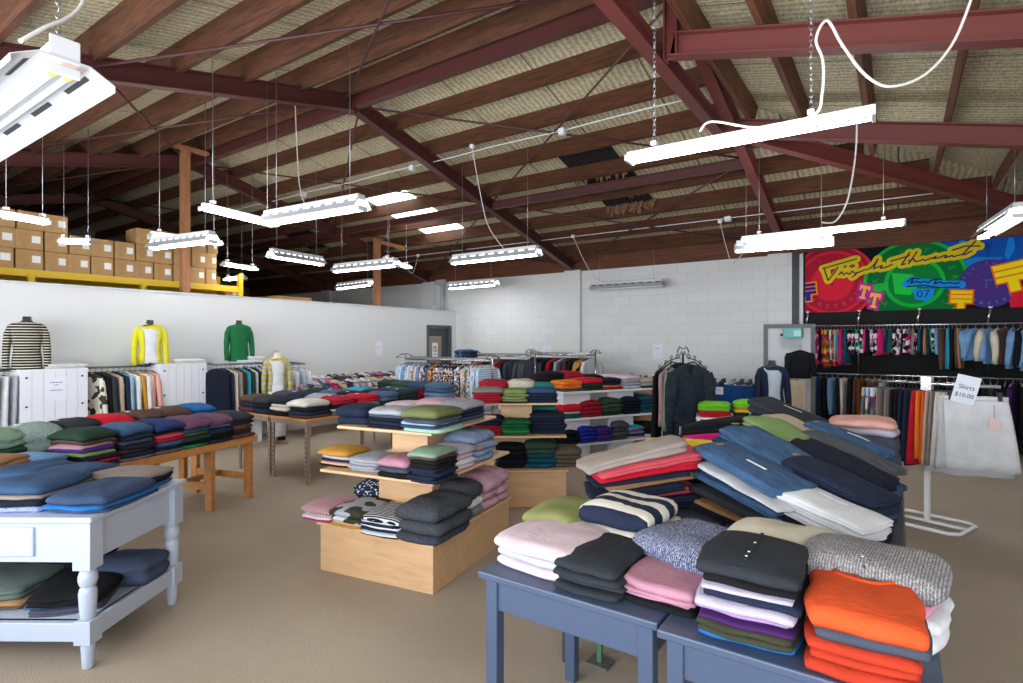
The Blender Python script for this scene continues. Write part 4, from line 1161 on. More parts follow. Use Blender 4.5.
bh('the knit pile at the right end of blue tables', -.08, 2.15, .37, .3, .225, ['white*1.2', 'white*.8', 'pink*.7', 'brown grey:knit:light grey*1.6'], 'jumper', n=20, lob=1, rz=-.12, sag=.12, puff=.012, rmax=.03)
# details on the foreground pieces
o = s3[-1]
z = max(v.co.z for v in o.data.vertices if abs(v.co.x - .06) < .06 and abs(v.co.y - .1) < .06) + .001
obj('hang_tag', MB().box(.02, .09, .06, .12, z, z + .004, place((0, 0, 0), -.3)), solid('4a4d4e', .4), o, bev=.001)
obj('button_pin', MB().lathe([(0, .008), (.006, .006)], 10, (.055, .075, z + .004)), solid('e8e020', .4), o)
obj('button_pin', MB().lathe([(0, .008), (.006, .006)], 10, (.08, .05, z + .004)), solid('e8e020', .4), o)
o = s4[-1]; me = o.data
top = max(v.co.z for v in me.vertices)
def surf_z(o, x, y):
    r = o.ray_cast
    best = min(o.data.vertices, key=lambda v: (v.co.x - x) ** 2 + (v.co.y - y) ** 2 - v.co.z * .02)
    return best.co.z
pk = MB()
for k in range(13):
    y = -.15 + .025 * k
    pk.box(-.005, .005, y, y + .0255, surf_z(o, 0, y) - .003, surf_z(o, 0, y) + .0015)
obj('button_placket', pk, fab('charcoal'), o)
for y in (-.1, -.06, .04): obj('button', MB().lathe([(0, .004), (.002, .004)], 8, (0, y, surf_z(o, 0, y) + .0015)), m_white, o)
# the orange sweater: neckband, sewn placket and a wire hanger hook
o = s5[-1]
zt = surf_z(o, 0, .1)
pts = [(.075 * math.cos(a), .1 - .05 * math.sin(a) + .02, zt - .001) for a in [PI * k / 10 for k in range(11)]]
obj('neckband', MB().tube(pts, .009, 8), fab('orange'), o)
obj('neck_opening', MB().lathe([(0, .062), (.004, .058)], 20, (0, .12, zt - .004)), fab('dark grey'), o)
obj('hanger_hook', MB().tube([(0, .12, zt), (0, .12, zt + .03), (.014, .12, zt + .05), (.004, .12, zt + .065), (-.012, .12, zt + .055)], .0025, 6), m_chrome, o)
obj('hanger_bar', MB().tube([(-.05, .112, zt - .004), (0, .115, zt + .002), (.05, .112, zt - .004)], .004, 6), m_blackhang, o)

# ---- trousers and jeans
g = 'folded trousers on the dark grey tables'
kw = dict(kind='trousers', kap=.2, n=16, lob=2)
def jeans(phrase, x, y, deg, w, d, Hh, items, **k):
    if deg < 0: k['tu'] = k.get('tu', 0) - .12; d *= .92
    return heapw(phrase, x, y, w, d, Hh, items, h=.75, base=O0, rz=R(deg), tags=True, **{**dict(sag=.07, jit=.034, puff=.006, fan=.006), **k, **kw})
jeans('the pile of red and tan trousers', -1.2, 2.98, 40, .56, .32, .3, ['navy*1.1', 'navy*.8', 'coral red*.9', 'navy*1', 'camel*.9', 'navy*.5', 'red*1.2', 'coral red*1', 'light taupe*1.5'], tu=.22)
jeans('the pile of washed jeans nearest the red trousers', -.6, 3.03, -37, .6, .3, .28, ['dark navy:denim', 'camel*.7', 'black', 'charcoal', 'mid blue:denim', 'mid blue:denim', 'denim blue:denim', 'off white*.6', 'denim blue:denim', 'mid blue:denim*1.3'], tu=-.08)
jeans('the pile of blue jeans behind the washed jeans', -.6, 3.4, -37, .6, .3, .34, ['dark navy:denim', 'black', 'navy:denim', 'slate blue:denim', 'navy:denim', 'denim blue:denim', 'slate blue:denim', 'mid blue:denim*1.3'], tu=-.1)
jeans('the pile topped with green trousers', -.55, 3.76, -38, .62, .3, .34, ['navy:denim', 'navy:denim', 'black', 'slate blue:denim', 'white', 'navy:denim', 'navy:denim', 'leaf green*1.2'], tu=-.1)
jeans('the pile topped with beige and white trousers', -.5, 4.1, -36, .6, .28, .33, ['navy:denim', 'black', 'slate grey', 'brown grey', 'white', 'taupe', 'beige*1.2'], tu=-.1)
jeans('the pile with yellow trousers behind red ones', -1.12, 3.5, 20, .46, .34, .27, ['navy:denim', 'slate blue:denim', 'black', 'yellow'])
jeans('the pile topped with white jeans by the corner', -.27, 2.86, -28, .46, .27, .19, ['mid blue:denim', 'black', 'navy:denim', 'black', 'off white', 'off white', 'white*1.4'], tu=-.12)
jeans('the pile of dark jeans behind the white jeans', -.26, 3.17, -28, .47, .27, .25, ['black', 'dark navy:denim', 'black', 'dusk blue:denim', 'navy:denim', 'navy:denim', 'navy:denim*1.4'], tu=-.12)
jeans('the second pile of dark jeans from white ones', -.26, 3.49, -28, .47, .27, .28, ['dark navy:denim', 'black', 'navy:denim', 'slate blue:denim', 'black', 'black', 'navy:denim', 'dark navy:denim*1.3'], tu=-.12)
jeans('the third pile of dark jeans from white ones', -.26, 3.8, -26, .47, .27, .29, ['black', 'navy:denim', 'black', 'dusk blue:denim', 'black', 'dark grey', 'dark grey:denim*1.3'], tu=-.12)
jeans('the corner pile of blue jeans by skirt stand', -.26, 4.1, -24, .47, .27, .31, ['black', 'dark navy:denim', 'black', 'navy:denim', 'black', 'mid blue:denim', 'mid blue:denim*1.3'], tu=-.1)
j3 = blue_table('dark table with charcoal trousers in front of the navy mannequin', -1.5, .0, 4.3, 5.05, .75, m_gtable, 'dark grey tables')
heapw('the left pile on the table before navy mannequin', -1.2, 4.65, .5, .36, .27, ['navy', 'teal green', 'magenta', 'black*1.3'], h=.75, base=O0, sag=.1, tu=.2, **kw)
heapw('the middle pile on the table before navy mannequin', -.62, 4.64, .6, .4, .37, ['dark navy:denim', 'navy:denim', 'salmon*.8', 'black', 'dark navy', 'charcoal*1.4'], h=.75, base=O0, sag=.04, tu=-.3, rz=-.2, jit=.02, **kw)
heapw('the right pile on the table before navy mannequin', -.2, 4.72, .36, .4, .36, ['slate grey*2', 'slate grey*2', 'pale lilac*.8', 'salmon*.8'], h=.75, base=O0, sag=.08, kind='top', n=10, lob=1)

# ---- small white table with lime green tops
sw = thing('side_table', 'small white table with lime green and red tops, behind the jeans', 'table', (-1.64, 7.2, 0), R(15))
obj('tabletop', MB().box(-.45, .45, -.3, .3, .715, .74), m_white, sw, bev=.005)
for sx in (1, -1):
    for sy in (1, -1): obj('leg', MB().box(sx * .42 - .02, sx * .42 + .02, sy * .27 - .02, sy * .27 + .02, 0, .715), m_white, sw, bev=.003)
for y in (-.27, .27): obj('rail', MB().box(-.4, .4, y - .012, y + .012, .56, .6), m_white, sw)
obj('shelf', MB().box(-.43, .43, -.28, .28, .42, .44), m_white, sw)
g = 'folded clothes on the small white table'
heapw('the left pile on the small white table', -.24, -.05, .36, .4, .17, ['red*.8', 'red*.6', 'lime green*1.4'], 'top', h=.74, base=sw, n=9, sag=.3)
heapw('the right pile on the small white table', .2, .02, .42, .42, .2, ['navy', 'yellow*.6', 'bright orange*.4', 'lime green*1'], 'top', h=.74, base=sw, n=9, sag=.3)
heapw('the pile on the shelf of small white table', .0, -.02, .6, .4, .12, ['navy', 'dark navy'], 'trousers', h=.44, base=sw, n=8)
# ================================================================ clothes rails, mannequins, shoes, cartons
m_rail = solid('c2c5ca', .22, 1)
m_plainhang = solid('9a9da3', .4)
def pick(seq, n, seed):
    r = random.Random(seed); out = []
    for i in range(n): out.append(seq[i % len(seq)] if r.random() < .6 else r.choice(seq))
    return out

# ---- two wall rails on the black board at the right
YR = 10.5
m_board = solid('0e0f11', .85)
struct('wall_panel', MB().box(-1.36, XR, YB - .06, YB - .005, 0, 3.22), m_board, 'black boarding on the back wall behind the two rails').name = 'trim_40'
struct('trim_41', MB().box(-1.51, -1.42, YB - .11, YB, 0, 3.2), solid('26272b', .5), 'dark upright at the left edge of the black boarding')
struct('trim_42', MB().box(-1.42, -1.36, YB - .075, YB - .05, 1.95, 3.18), solid('d5d6d8', .4), 'thin white strip beside the banner')
ZU, ZL = 1.905, 1.125
for z, nm in ((ZU, 'upper'), (ZL, 'lower')):
    t = thing('clothes_rail', '%s chrome wall rail in front of the black boarding' % nm, 'clothes rail', (.45, YR, z), 0, 'chrome wall rails')
    obj('rod', MB().tube([(-1.85, 0, 0), (1.88, 0, 0)], .016, 10), m_rail, t)
    for x in (-1.7, -.97, -.2, .62, 1.5):
        mb = MB().tube([(x, 0, 0), (x, .3, .05), (x, .43, .06)], .011, 8)
        if nm == 'upper': mb.tube([(x, .0, -.02), (x, -.01, .1), (x + .02, -.02, .2)], .014, 8).lathe([(.2, .02), (.24, .035), (.26, .02)], 10, (x + .02, -.02, 0))
        obj('bracket', mb, m_rail, t)
    if nm == 'upper':
        for x in (-.97, .62, 1.5): obj('upright', MB().tube([(x, .05, 0), (x, .05, -ZU + ZL)], .01, 8), m_rail, t)
UP = ['black', 'turquoise:bold', 'magenta:bold', 'lilac', 'hot pink:bold:white', 'black', 'bright orange:bold:deep purple', 'yellow:bold:red', 'white:bold:pale blue', 'bright orange:bold:black', 'light blue', 'hot pink', 'orange:bold:purple', 'teal', 'black:bold:white', 'navy:bold:white', 'emerald:bold:white', 'white:bold:black',
      'magenta', 'black', 'dusty pink:bold:white', 'light blue:bold:white', 'black:bold:white', 'hot pink', 'navy', 'teal green', 'black:bold:white', 'white:bold:navy', 'magenta:bold:white', 'black', 'white:bold:black', 'taupe', 'black:bold:white', 'teal', 'camel', 'navy', 'white:bold:black', 'emerald', 'sky blue',
      'brown', 'turquoise', 'black', 'brown', 'camel', 'ivory', 'brown', 'black', 'navy', 'sky blue', 'sky blue', 'cream', 'sky blue', 'cream', 'cream', 'brown', 'sky blue', 'black', 'sky blue', 'taupe', 'brown', 'black', 'brown', 'cream', 'beige', 'sky blue', 'sky blue', 'sky blue', 'sky blue', 'black']
def upl(i):
    if i < 14: return (.3, .5 + .12 * ((i * 7) % 5) / 5)
    if i < 39: return (.28, .34 + .08 * ((i * 5) % 4) / 4)
    if i < 47: return (.28, .6)
    return (.36, .5 + .012 * (i - 46))
hang_row('end of upper wall rail', 'small clothes on the upper wall rail', (-1.3, YR, 0), (.78, YR, 0), UP[:44], 'trousers', ZU, upl, R(74), 3, .05, .34, noun='garment', hang=m_plainhang)
hang_row('end of the sweatshirt run on upper wall rail', 'small clothes on the upper wall rail', (.8, YR, 0), (2.2, YR, 0), ['sky blue', 'sky blue', 'cream', 'sky blue', 'cream', 'brown', 'sky blue', 'black', 'sky blue', 'taupe', 'brown', 'cream', 'beige', 'sky blue', 'sky blue', 'sky blue', 'sky blue'], 'shirt', ZU, lambda i: (.34, .46 + .015 * i), R(58), 13, .07, .25, noun='sweatshirt', hang=m_plainhang)
LO = ['sky blue', 'sky blue', 'navy', 'black', 'sky blue', 'black', 'ivory', 'black', 'brown', 'chocolate', 'chocolate', 'brown', 'cream', 'sky blue'] + ['black'] * 9 + ['dark navy'] * 4 + ['black', 'charcoal', 'black', 'black', 'deep purple', 'black', 'black', 'black', 'turquoise', 'black', 'black', 'sky blue', 'black', 'charcoal', 'black']
hang_row('end of lower wall rail', 'coats and trousers on the lower wall rail', (-1.25, YR, 0), (2.2, YR, 0), LO, ['trousers' if i < 14 else 'jacket' for i in range(len(LO))], ZL, lambda i: (.36, .62) if i < 14 else (.44, .78), R(82), 4, .06, .26, noun='garment', hang=m_plainhang)

# ---- white T stand with skirts
st = thing('clothes_stand', 'white T shaped floor stand holding skirts in front of the black boarding', 'clothes stand', (.22, 6.33, 0), R(-22))
mb = MB(); L_, W_ = .3, .24
q = [(-L_, -W_ + .06), (-L_ + .06, -W_), (L_ - .06, -W_), (L_, -W_ + .06), (L_, W_ - .06), (L_ - .06, W_), (-L_ + .06, W_), (-L_, W_ - .06), (-L_, -W_ + .06), (-L_ + .06, -W_)]
obj('base_loop', mb.tube([(x, y, .016) for x, y in q], .016, 8).tube([(-L_, 0, .02), (L_, 0, .02)], .014, 8), m_white, st)
obj('post', MB().box(-.02, .02, -.02, .02, .02, 1.26), m_white, st, bev=.003)
RX0, RX1, RZ = -.52, .52, 1.27
arm = obj('rail', MB().tube([(RX0, .0, RZ), (RX1, .0, RZ)], .016, 8).box(-.04, .04, -.03, .03, RZ - .06, RZ + .06), m_chrome, st)
M0 = Matrix.Translation(st.location) @ Matrix.Rotation(R(-22), 4, 'Z')
SK = ['beige:bold:denim blue', 'light blue:bold:cream', 'white:bold:navy', 'off white:bold:slate blue', 'taupe', 'brown grey', 'taupe', 'brown grey', 'black', 'black', 'navy', 'navy', 'dark navy', 'red', 'bright orange', 'orange', 'beige', 'taupe', 'off white', 'cream', 'off white']
hang_row('end of the white T stand', 'skirts on the white T stand', M0 @ Vector((RX0 + .02, 0, 0)), M0 @ Vector((RX1 - .32, 0, 0)), SK, 'skirt', RZ, lambda i: (.4, .85) if i < 4 else (.42, .64 - .01 * (i % 3)), R(68), 5, .055, .08, hang=m_blackhang)
pw = M0 @ Vector((RX1 - .17, -.04, 0))
for k, (cs, dx, dy, l) in enumerate((('white', 0, 0, .62), ('off white', -.03, .05, .68))):
    o = obj('hanging_skirt', hang_mesh('skirt', .58, l, .08, 77 + k), fab(cs), None, (pw.x + dx, pw.y + dy, RZ - .09), R(8))
    tag(o, ['white button front skirt facing out at the right end of T stand', 'off white skirt tucked behind the front facing white skirt on T stand'][k], 'hanging clothing', 'skirts on the white T stand')
    obj('hanger', hanger_mesh(.4, .1), m_blackhang, o)
    if k == 0:
        f = MB()
        for i in range(9): f.add([(-.004, -.048 - .003 * i, -.05 - .06 * i), (.004, -.048 - .003 * i, -.05 - .06 * i), (.004, -.05 - .003 * i, -.1 - .06 * i), (-.004, -.05 - .003 * i, -.1 - .06 * i)], [(0, 1, 2, 3)])
        obj('waistband', MB().loft([[(x, y, z) for x, y in [(.235 * math.cos(a), .032 * math.sin(a)) for a in [2 * PI * j / 24 for j in range(24)]]] for z in (-.035, .004)]), fab('white'), o)
        for x in (-.16, .17): obj('clip', MB().box(x - .014, x + .014, -.045, .02, -.03, .04), m_dark, o, bev=.003)
        tg = obj('price_tag', MB().box(.09, .16, -.062, -.06, -.27, -.17), solid('dcc4bc', .5), o)
        obj('tag_string', MB().tube([(.125, -.05, -.06), (.125, -.061, -.17)], .0015, 5), m_dark, o)
sgp = M0 @ Vector((RX1 - .2, -.11, RZ - .03))
sn = thing('price_sign', 'white paper sign reading Skirts above the white skirt', 'paper sign', tuple(sgp), R(14))
Mt = Matrix.Rotation(R(14), 4, 'Y')
obj('sheet', MB().box(-.085, .085, 0, .002, -.12, .12, Mt), solid('dfe5f2', .5), sn)
tm = MB(); text_mesh('Skirts', .052, Mt @ Matrix.Translation((0, -.001, .02)), tm); text_mesh('$10.00', .05, Mt @ Matrix.Translation((0, -.001, -.05)), tm)
obj('lettering', tm, solid('39405a', .6), sn)

# ---- floor rails of shirts and jackets by the back wall
def floor_rail(lab, x0, x1, y, h, grp='chrome floor rails', bent=True):
    t = thing('clothes_rail', lab, 'clothes rail', ((x0 + x1) / 2, y, 0), 0, grp); a = (x1 - x0) / 2
    obj('rod', MB().tube([(-a, 0, h), (a, 0, h)], .016, 10), m_rail, t)
    obj('top_bar', MB().box(-a, a, -.22, -.19, h + .02, h + .045).box(-a, a, .19, .22, h + .02, h + .045), m_rail, t)
    for s in (1, -1):
        obj('end_frame', MB().tube([(s * a, -.22, h + .03), (s * a, -.1, h + .09), (s * a, .1, h + .09), (s * a, .22, h + .03)], .014, 8).tube([(s * a, 0, .08), (s * a, 0, h + .09)], .016, 8), m_rail, t)
        obj('foot', MB().tube([(s * a, -.28, .03), (s * a, .28, .03)], .018, 8).tube([(s * a, 0, .03), (s * a, 0, .1)], .018, 8), m_rail, t)
    return t
floor_rail('chrome floor rail carrying the long run of patterned shirts', -7.45, -5.45, 7.35, 1.33)
SH = ['pale blue', 'light blue:stripex:white', 'sky blue', 'white:floral:sky blue', 'off white', 'light grey:floral:white', 'pale pink', 'washed blue', 'light blue:floral:white', 'navy:floral:white', 'denim blue', 'mustard:floral:navy', 'navy:floral:mustard', 'charcoal:floral:white', 'denim blue:floral:white', 'navy:floral:pale pink', 'brown:floral:white', 'maroon:floral:white', 'navy:floral:light blue', 'white:floral:navy', 'slate grey:floral:white', 'pale pink', 'off white:floral:leaf green', 'white:floral:slate grey', 'pale blue:stripex:white', 'white:stripex:sky blue', 'light blue:stripez:white']
hang_row('end of the long shirt rail', 'patterned shirts on the long floor rail', (-7.4, 7.35, 0), (-5.5, 7.35, 0), SH, 'shirt', 1.33, (.46, .72), R(78), 6, .05, .14)
floor_rail('chrome floor rail of bright and dark tops behind the patterned shirts', -6.75, -5.35, 8.5, 1.38)
JK = ['coral red:floral:white', 'salmon:floral:crimson', 'orange', 'rust red', 'black', 'brown', 'olive', 'leaf green', 'crimson', 'dark crimson', 'black', 'slate grey', 'charcoal', 'charcoal', 'dark grey', 'dark grey', 'slate grey']
hang_row('end of the rail behind the shirts', 'jackets on the second floor rail', (-6.65, 8.5, 0), (-5.4, 8.5, 0), JK, 'jacket', 1.38, (.46, .74), R(75), 7, .06, .14)
floor_rail('chrome floor rail of dark jackets closest to the back wall', -5.95, -4.55, 9.3, 1.4)
JK2 = ['charcoal', 'dark grey', 'black', 'black', 'dark green', 'black', 'red', 'black', 'light grey', 'slate grey', 'maroon', 'black', 'black', 'mustard', 'mustard:bold:black', 'off white']
hang_row('end of the rail nearest the back wall', 'jackets on the third floor rail', (-5.9, 9.3, 0), (-4.6, 9.3, 0), JK2, 'jacket', 1.4, (.46, .74), R(70), 8, .06, .14)
p = at_h(469, 357, 1.42)
tag(obj('folded_knitwear', fold_mesh(.34, .2, lambda x, y: 0, lambda x, y: .12, seed=901, n=8, puff=.03, lobes=2), fab('mid blue', 'camo', 'navy'), None, (-6.0, 7.35, 1.38)), 'blue folded top laid over the top bars of shirt rail', 'folded clothing')

# ---- ornate wrought-iron hanging stand with dresses
os_ = thing('dress_stand', 'black wrought iron dress stand with curling finial, in front of shoe table', 'clothes stand', tuple(at_z(683, 600, 7.4).xy) + (0,))
m_iron2 = solid('1c1e20', .5, .4)
obj('pole', MB().tube([(0, 0, .06), (0, 0, 1.5)], .014, 8), m_iron2, os_)
mb = MB()
for k in range(4):
    a = PI / 2 * k; c, s = math.cos(a), math.sin(a)
    mb.tube([(0, 0, .1), (c * .12, s * .12, .13), (c * .26, s * .26, .04), (c * .3, s * .3, .015)], .012, 6)
obj('foot', mb, m_iron2, os_)
for a in (R(34.6), R(34.6) + PI):
    c, s = math.cos(a), math.sin(a)
    def arm_pts(r0, z0): return [(c * x * .74, s * x * .74, z) for x, z in r0]
    mb = MB().tube(arm_pts([(0, 1.22), (.08, 1.36), (.2, 1.38), (.34, 1.3), (.46, 1.22), (.52, 1.16)], 0), .011, 6)
    mb.tube(arm_pts([(.02, 1.52), (.07, 1.45), (.1, 1.52), (.06, 1.58), (.01, 1.55)], 0), .008, 6).tube(arm_pts([(.06, 1.44), (.16, 1.42), (.28, 1.38), (.42, 1.27)], 0), .008, 6)
    for x, z in ((.1, 1.43), (.2, 1.41), (.3, 1.35), (.4, 1.28)): mb.tube(arm_pts([(x, z), (x + .03, z + .03), (x + .01, z + .05), (x - .02, z + .03)], 0), .008, 5)
    obj('scroll_arm', mb, m_iron2, os_)
DR = [('black', -.42, .03, 1.0), ('mauve', -.34, -.05, .72), ('olive green:floral:black', -.36, .1, .98), ('sage', -.24, -.08, .8), ('off white', -.2, .06, .9), ('dark navy', .0, .12, .95), ('dark olive', .2, .08, .8), ('dark slate blue:denim', .02, -.2, 1.02), ('navy', .3, .02, .85)]
c0 = Vector(os_.location)
for i, (cs, dx, dy, l) in enumerate(DR):
    words, mat = fabspec(cs); a = R(34.6)
    dx *= .74
    p = c0 + Vector((math.cos(a) * dx - math.sin(a) * dy, math.sin(a) * dx + math.cos(a) * dy, 1.36 - abs(dx) * .3))
    big_ = i == 7
    rz = a if big_ else a + R(55 if dx < 0 else -50) if dx else a + R(10)
    o = obj('hanging_dress', hang_mesh('shirt' if big_ else 'dress', .48 if big_ else .42, l, .12 if big_ else .08, 300 + i, 24), mat, None, p, rz)
    tag(o, '%s garment on the iron dress stand, %s' % (words, ['at its far left', 'beside the black one', 'with leaf pattern at the left', 'behind the pale sleeve', 'near the pole', 'behind the front dress', 'at the right rear', 'in front facing the camera', 'at its right end'][i]), 'hanging clothing', 'dresses on the iron stand')
    obj('hanger', hanger_mesh(.34, .07), m_blackhang, o)
    if big_:
        obj('neckline', MB().add([(-.05, -.045, -.01), (.05, -.045, -.01), (.0, -.066, -.16)], [(0, 1, 2)]), fab('dark navy'), o)
        obj('pocket', MB().box(-.22, -.08, -.08, -.07, -.72, -.55), fab('dark slate blue', 'denim'), o)

# ---- mannequin torsos
m_skinblack = solid('2a2b2d', .5)
def torso_rings(k=1.0, grow=0.0, z0=0.0, z1=.62, n=24, neck=False):
    prof = [(0, .165, .115), (.1, .16, .11), (.2, .145, .1), (.3, .155, .108), (.4, .175, .115), (.48, .185, .105), (.53, .18, .088), (.565, .14, .07), (.585, .085, .06), (.61, .056, .055), (.66, .052, .052), (.69, .05, .05)]
    out = []
    for z, a, b_ in prof:
        if z < z0 or z > z1: continue
        out.append([(math.copysign(abs(math.cos(t)) ** .85, math.cos(t)) * (a + grow), math.sin(t) * (b_ + grow), z) for t in [2 * PI * i / n for i in range(n)]])
    return out
def mannequin(lab, loc, rz, top, open_front=None, length=.0, pole=True, base_z=None, inner='white', band=None, extra=None):
    t = thing('mannequin_torso', lab, 'mannequin', loc, rz, 'dressed mannequin torsos'); t.scale = (.8, .9, .92)
    obj('body', MB().loft(torso_rings(z1=.665)), m_skinblack if inner != 'cream_body' else solid('d9cbb4', .6), t)
    words, mat = fabspec(top)
    if open_front:
        obj('undershirt', MB().loft(torso_rings(grow=.008, z1=.575), caps=False), fab(open_front), t)
        ra = torso_rings(grow=.02, z1=.59); sh = []
        n = 24
        for k, r in enumerate(ra):                                # open shell: leave the front out
            gap = 2 if k < len(ra) - 3 else 1
            idx = [(18 + gap + i) % n for i in range(n - 2 * gap + 1)]
            sh.append([r[i] for i in idx])
        mb = MB().loft(sh, closed=False, caps=False)
        mb2 = MB().loft([[(x * 1.03, y * 1.04, z) for x, y, z in r] for r in sh], closed=False, caps=False)
        c = obj('jacket', mb, mat, t); s_ = c.modifiers.new('cloth', 'SOLIDIFY'); s_.thickness = .008
    else:
        rr = torso_rings(grow=.018, z1=.59)
        rr = [[(x * 1.12, y * 1.15, -.06) for x, y, z in rr[0]]] + rr
        c = obj('top', MB().loft(rr, caps=False), mat, t)
    for s in (1, -1):
        a = (s * .185, 0, .52)
        pts = [(s * .12, 0, .545), (s * .175, 0, .51), (s * .215, -.005, .42), (s * .235, -.015, .26), (s * .245, -.035, .1), (s * .24, -.06, -.04)]
        obj('sleeve', MB().tube(pts, [.04, .058, .058, .053, .047, .042], 12), mat, c)
    return t, c, mat
XS = -8.62
def wall_x(px, py): return at_x(px, py, XS)
# white slatted cabinets along the partition with a mannequin on each
RZW = PI / 2
def cab(lab, px0, px1, ztop, notice=False):
    a, b = wall_x(px0, 380), wall_x(px1, 380)
    t = thing('display_cabinet', lab, 'cabinet', (XS - .22, (a.y + b.y) / 2, 0), RZW, 'white display cabinets along the partition')
    w = abs(b.y - a.y)
    obj('carcass', MB().box(-w / 2 + .01, w / 2 - .01, -.2, .2, 0, ztop - .02), m_wpanel, t)
    fr = MB(); n = 6
    for k in range(n): fr.box(-w / 2 + w * k / n + .0015, -w / 2 + w * (k + 1) / n - .0015, -.215, -.2, .02, ztop - .02)
    obj('front_panel', fr, solid('dfe3ec', .4), t)
    obj('top_board', MB().box(-w / 2, w / 2, -.22, .22, ztop - .02, ztop), m_wpanel, t)
    for x in (-w / 2 + .06, w / 2 - .06):
        for z in (ztop - .1, ztop - .45): obj('bolt', MB().lathe([(0, .012), (.012, .011), (.018, .004)], 10).__class__().add(*(lambda q: (q.v, q.f))(MB().lathe([(0, .012), (.012, .011), (.018, .004)], 10)), True, Matrix.Translation((x, -.215, z)) @ Matrix.Rotation(PI / 2, 4, 'X')), m_dark, t)
    return t, w
CB = [(20, 88, 1.31, 'white slatted cabinet with the typed notice, under the striped mannequin'), (160, 207, 1.33, 'white slatted cabinet under the yellow jacket mannequin'), (241, 262, 1.35, 'white slatted cabinet under the green jumper mannequin')]
cabs = [cab(l, a, b, z) for a, b, z, l in CB]
def notice(lab, M, w, h, lines):
    t = thing('notice_sign', lab, 'paper notice', M.to_translation(), 0, 'white paper notices')
    I = Matrix.Translation(-M.to_translation()) @ M
    obj('sheet', MB().box(-w / 2, w / 2, -.002, 0, -h / 2, h / 2, I), solid('e2e6f2', .5), t)
    mb = MB(); r = random.Random(int(w * 1000))
    for z, f in lines:
        x = -w * f / 2
        while x < w * f / 2 - .005:
            l = r.uniform(.012, .03); mb.box(x, min(x + l, w * f / 2), -.0028, -.0021, z * h - .005, z * h + .005, I); x += l + .007
    obj('print_lines', mb, solid('54586a', .6), t)
c1 = cabs[0][0]
Mc = Matrix.Translation(c1.location) @ Matrix.Rotation(RZW, 4, 'Z')
notice('white typed notice on the slatted cabinet', Mc @ Matrix.Translation((.01, -.218, 1.06)), .21, .29, [(.28, .6), (.17, .25), (-.05, .62)])
pn = at_x(379, 349, XW + .003); notice('white notice high on the partition left of the grey door', Matrix.Translation(pn) @ Matrix.Rotation(RZW, 4, 'Z'), .2, .3, [(.1, .5)])
for px, py, l in ((547, 353, 'white notice on the back wall above dark jackets, left one'), (569, 347, 'white notice on the back wall above dark jackets, right one'), (657.5, 352, 'white notice on the back wall left of the iron dress stand')):
    pn = at_y(px, py, YB - .004); notice(l, Matrix.Translation(pn), .2, .3, [(.2, .5)])
md = []
for px, py, top, op, lab, z in ((27, 364, 'black:stripez:cream', None, 'mannequin in a black and cream striped top on a white cabinet', 1.35), (150, 366, 'lemon yellow', 'white', 'mannequin in a yellow jacket over white on a white cabinet', 1.35), (239, 361, 'green', None, 'mannequin in a plain green jumper on a white cabinet', 1.385)):
    p = at_x(px, 360, -8.84)
    t, c, mt = mannequin(lab, (-8.84, p.y, z), R(75), top, op, inner='black')
    md.append(t)
    if op: 
        for k in range(4): obj('button', MB().lathe([(0, .008), (.004, .008)], 8, (.06, -.14, .12 + .1 * k)), m_dark, c)
        obj('collar', MB().tube([(.07 * math.cos(a), .07 * math.sin(a), .575 - .02 * math.sin(a)) for a in [-.9 + (PI + 1.8) * k / 12 for k in range(13)]], .016, 8), mt, c)
    obj('stand_pole', MB().lathe([(0, .09), (.012, .09), (.014, .014), (.08, .014)], 16, (0, 0, -.035)), m_dark, t)
pts = [(.075 * math.cos(a), -.1 + .04 * math.sin(a) if False else -.075 - .05 * math.sin(a), .56 - .17 * math.sin(a)) for a in [PI * k / 14 for k in range(15)]]
obj('necklace', MB().tube([(x, -.128 + .05 * (z - .4), z) for x, y, z in pts], .006, 6), m_dark, md[2])
# white cloths lying on the cabinets
for (t, w), l in zip(cabs, ('striped', 'yellow jacket', 'green jumper')):
    M_ = Matrix.Translation(t.location) @ Matrix.Rotation(RZW, 4, 'Z')
    z = {'striped': 1.311, 'yellow jacket': 1.331, 'green jumper': 1.351}[l]
    q = M_ @ Vector((.14, -.05, z))
    pile('the cloth pile beside the %s mannequin' % l, q, RZW, min(.4, w * .8), .3, .055, ['ivory', 'white*1.2'], 'white cloths on the cabinets', 'cloth', n=10, lob=1)
# standing mannequin with the striped cardigan
pm = at_x(277, 440, -8.2)
t, c, mt = mannequin('headless cream mannequin in a mustard striped cardigan standing by the metal legged tables', (pm.x, pm.y, .856), R(62), 'mustard yellow:widez:light grey', 'white', inner='cream_body')
obj('neck_cap', MB().lathe([(.69, .05), (.705, .045), (.71, .01)], 16), solid('b89868', .5), t)
obj('skirt', MB().loft([[(math.cos(a) * rx, math.sin(a) * ry, z) for a in [2 * PI * i / 24 for i in range(24)]] for z, rx, ry in ((.1, .175, .13), (-.1, .19, .14), (-.45, .185, .135), (-.78, .17, .12))]), fab('white'), t)
obj('trouser_leg', MB().tube([(.08, 0, -.3), (.085, 0, -.86)], [.085, .075], 12), fab('black'), t)
obj('floor_plate', MB().lathe([(0, .2), (.012, .2), (.02, .18)], 24, (0, 0, -.93)).tube([(0, .05, -.92), (0, .05, -.3)], .014, 8), m_metal, t)
# navy suit mannequin near the mirror
pm = at_z(772, 400, 7.4)
t, c, mt = mannequin('black headless mannequin in a navy cardigan over a pale top beside the grey frame', (pm.x, pm.y, .792), R(28), 'navy', 'pale blue')
obj('stand_pole', MB().tube([(0, 0, -.85), (0, 0, .02)], .016, 8).lathe([(0, .17), (.012, .17), (.03, .03)], 20, (0, 0, -.86)), m_dark, t)

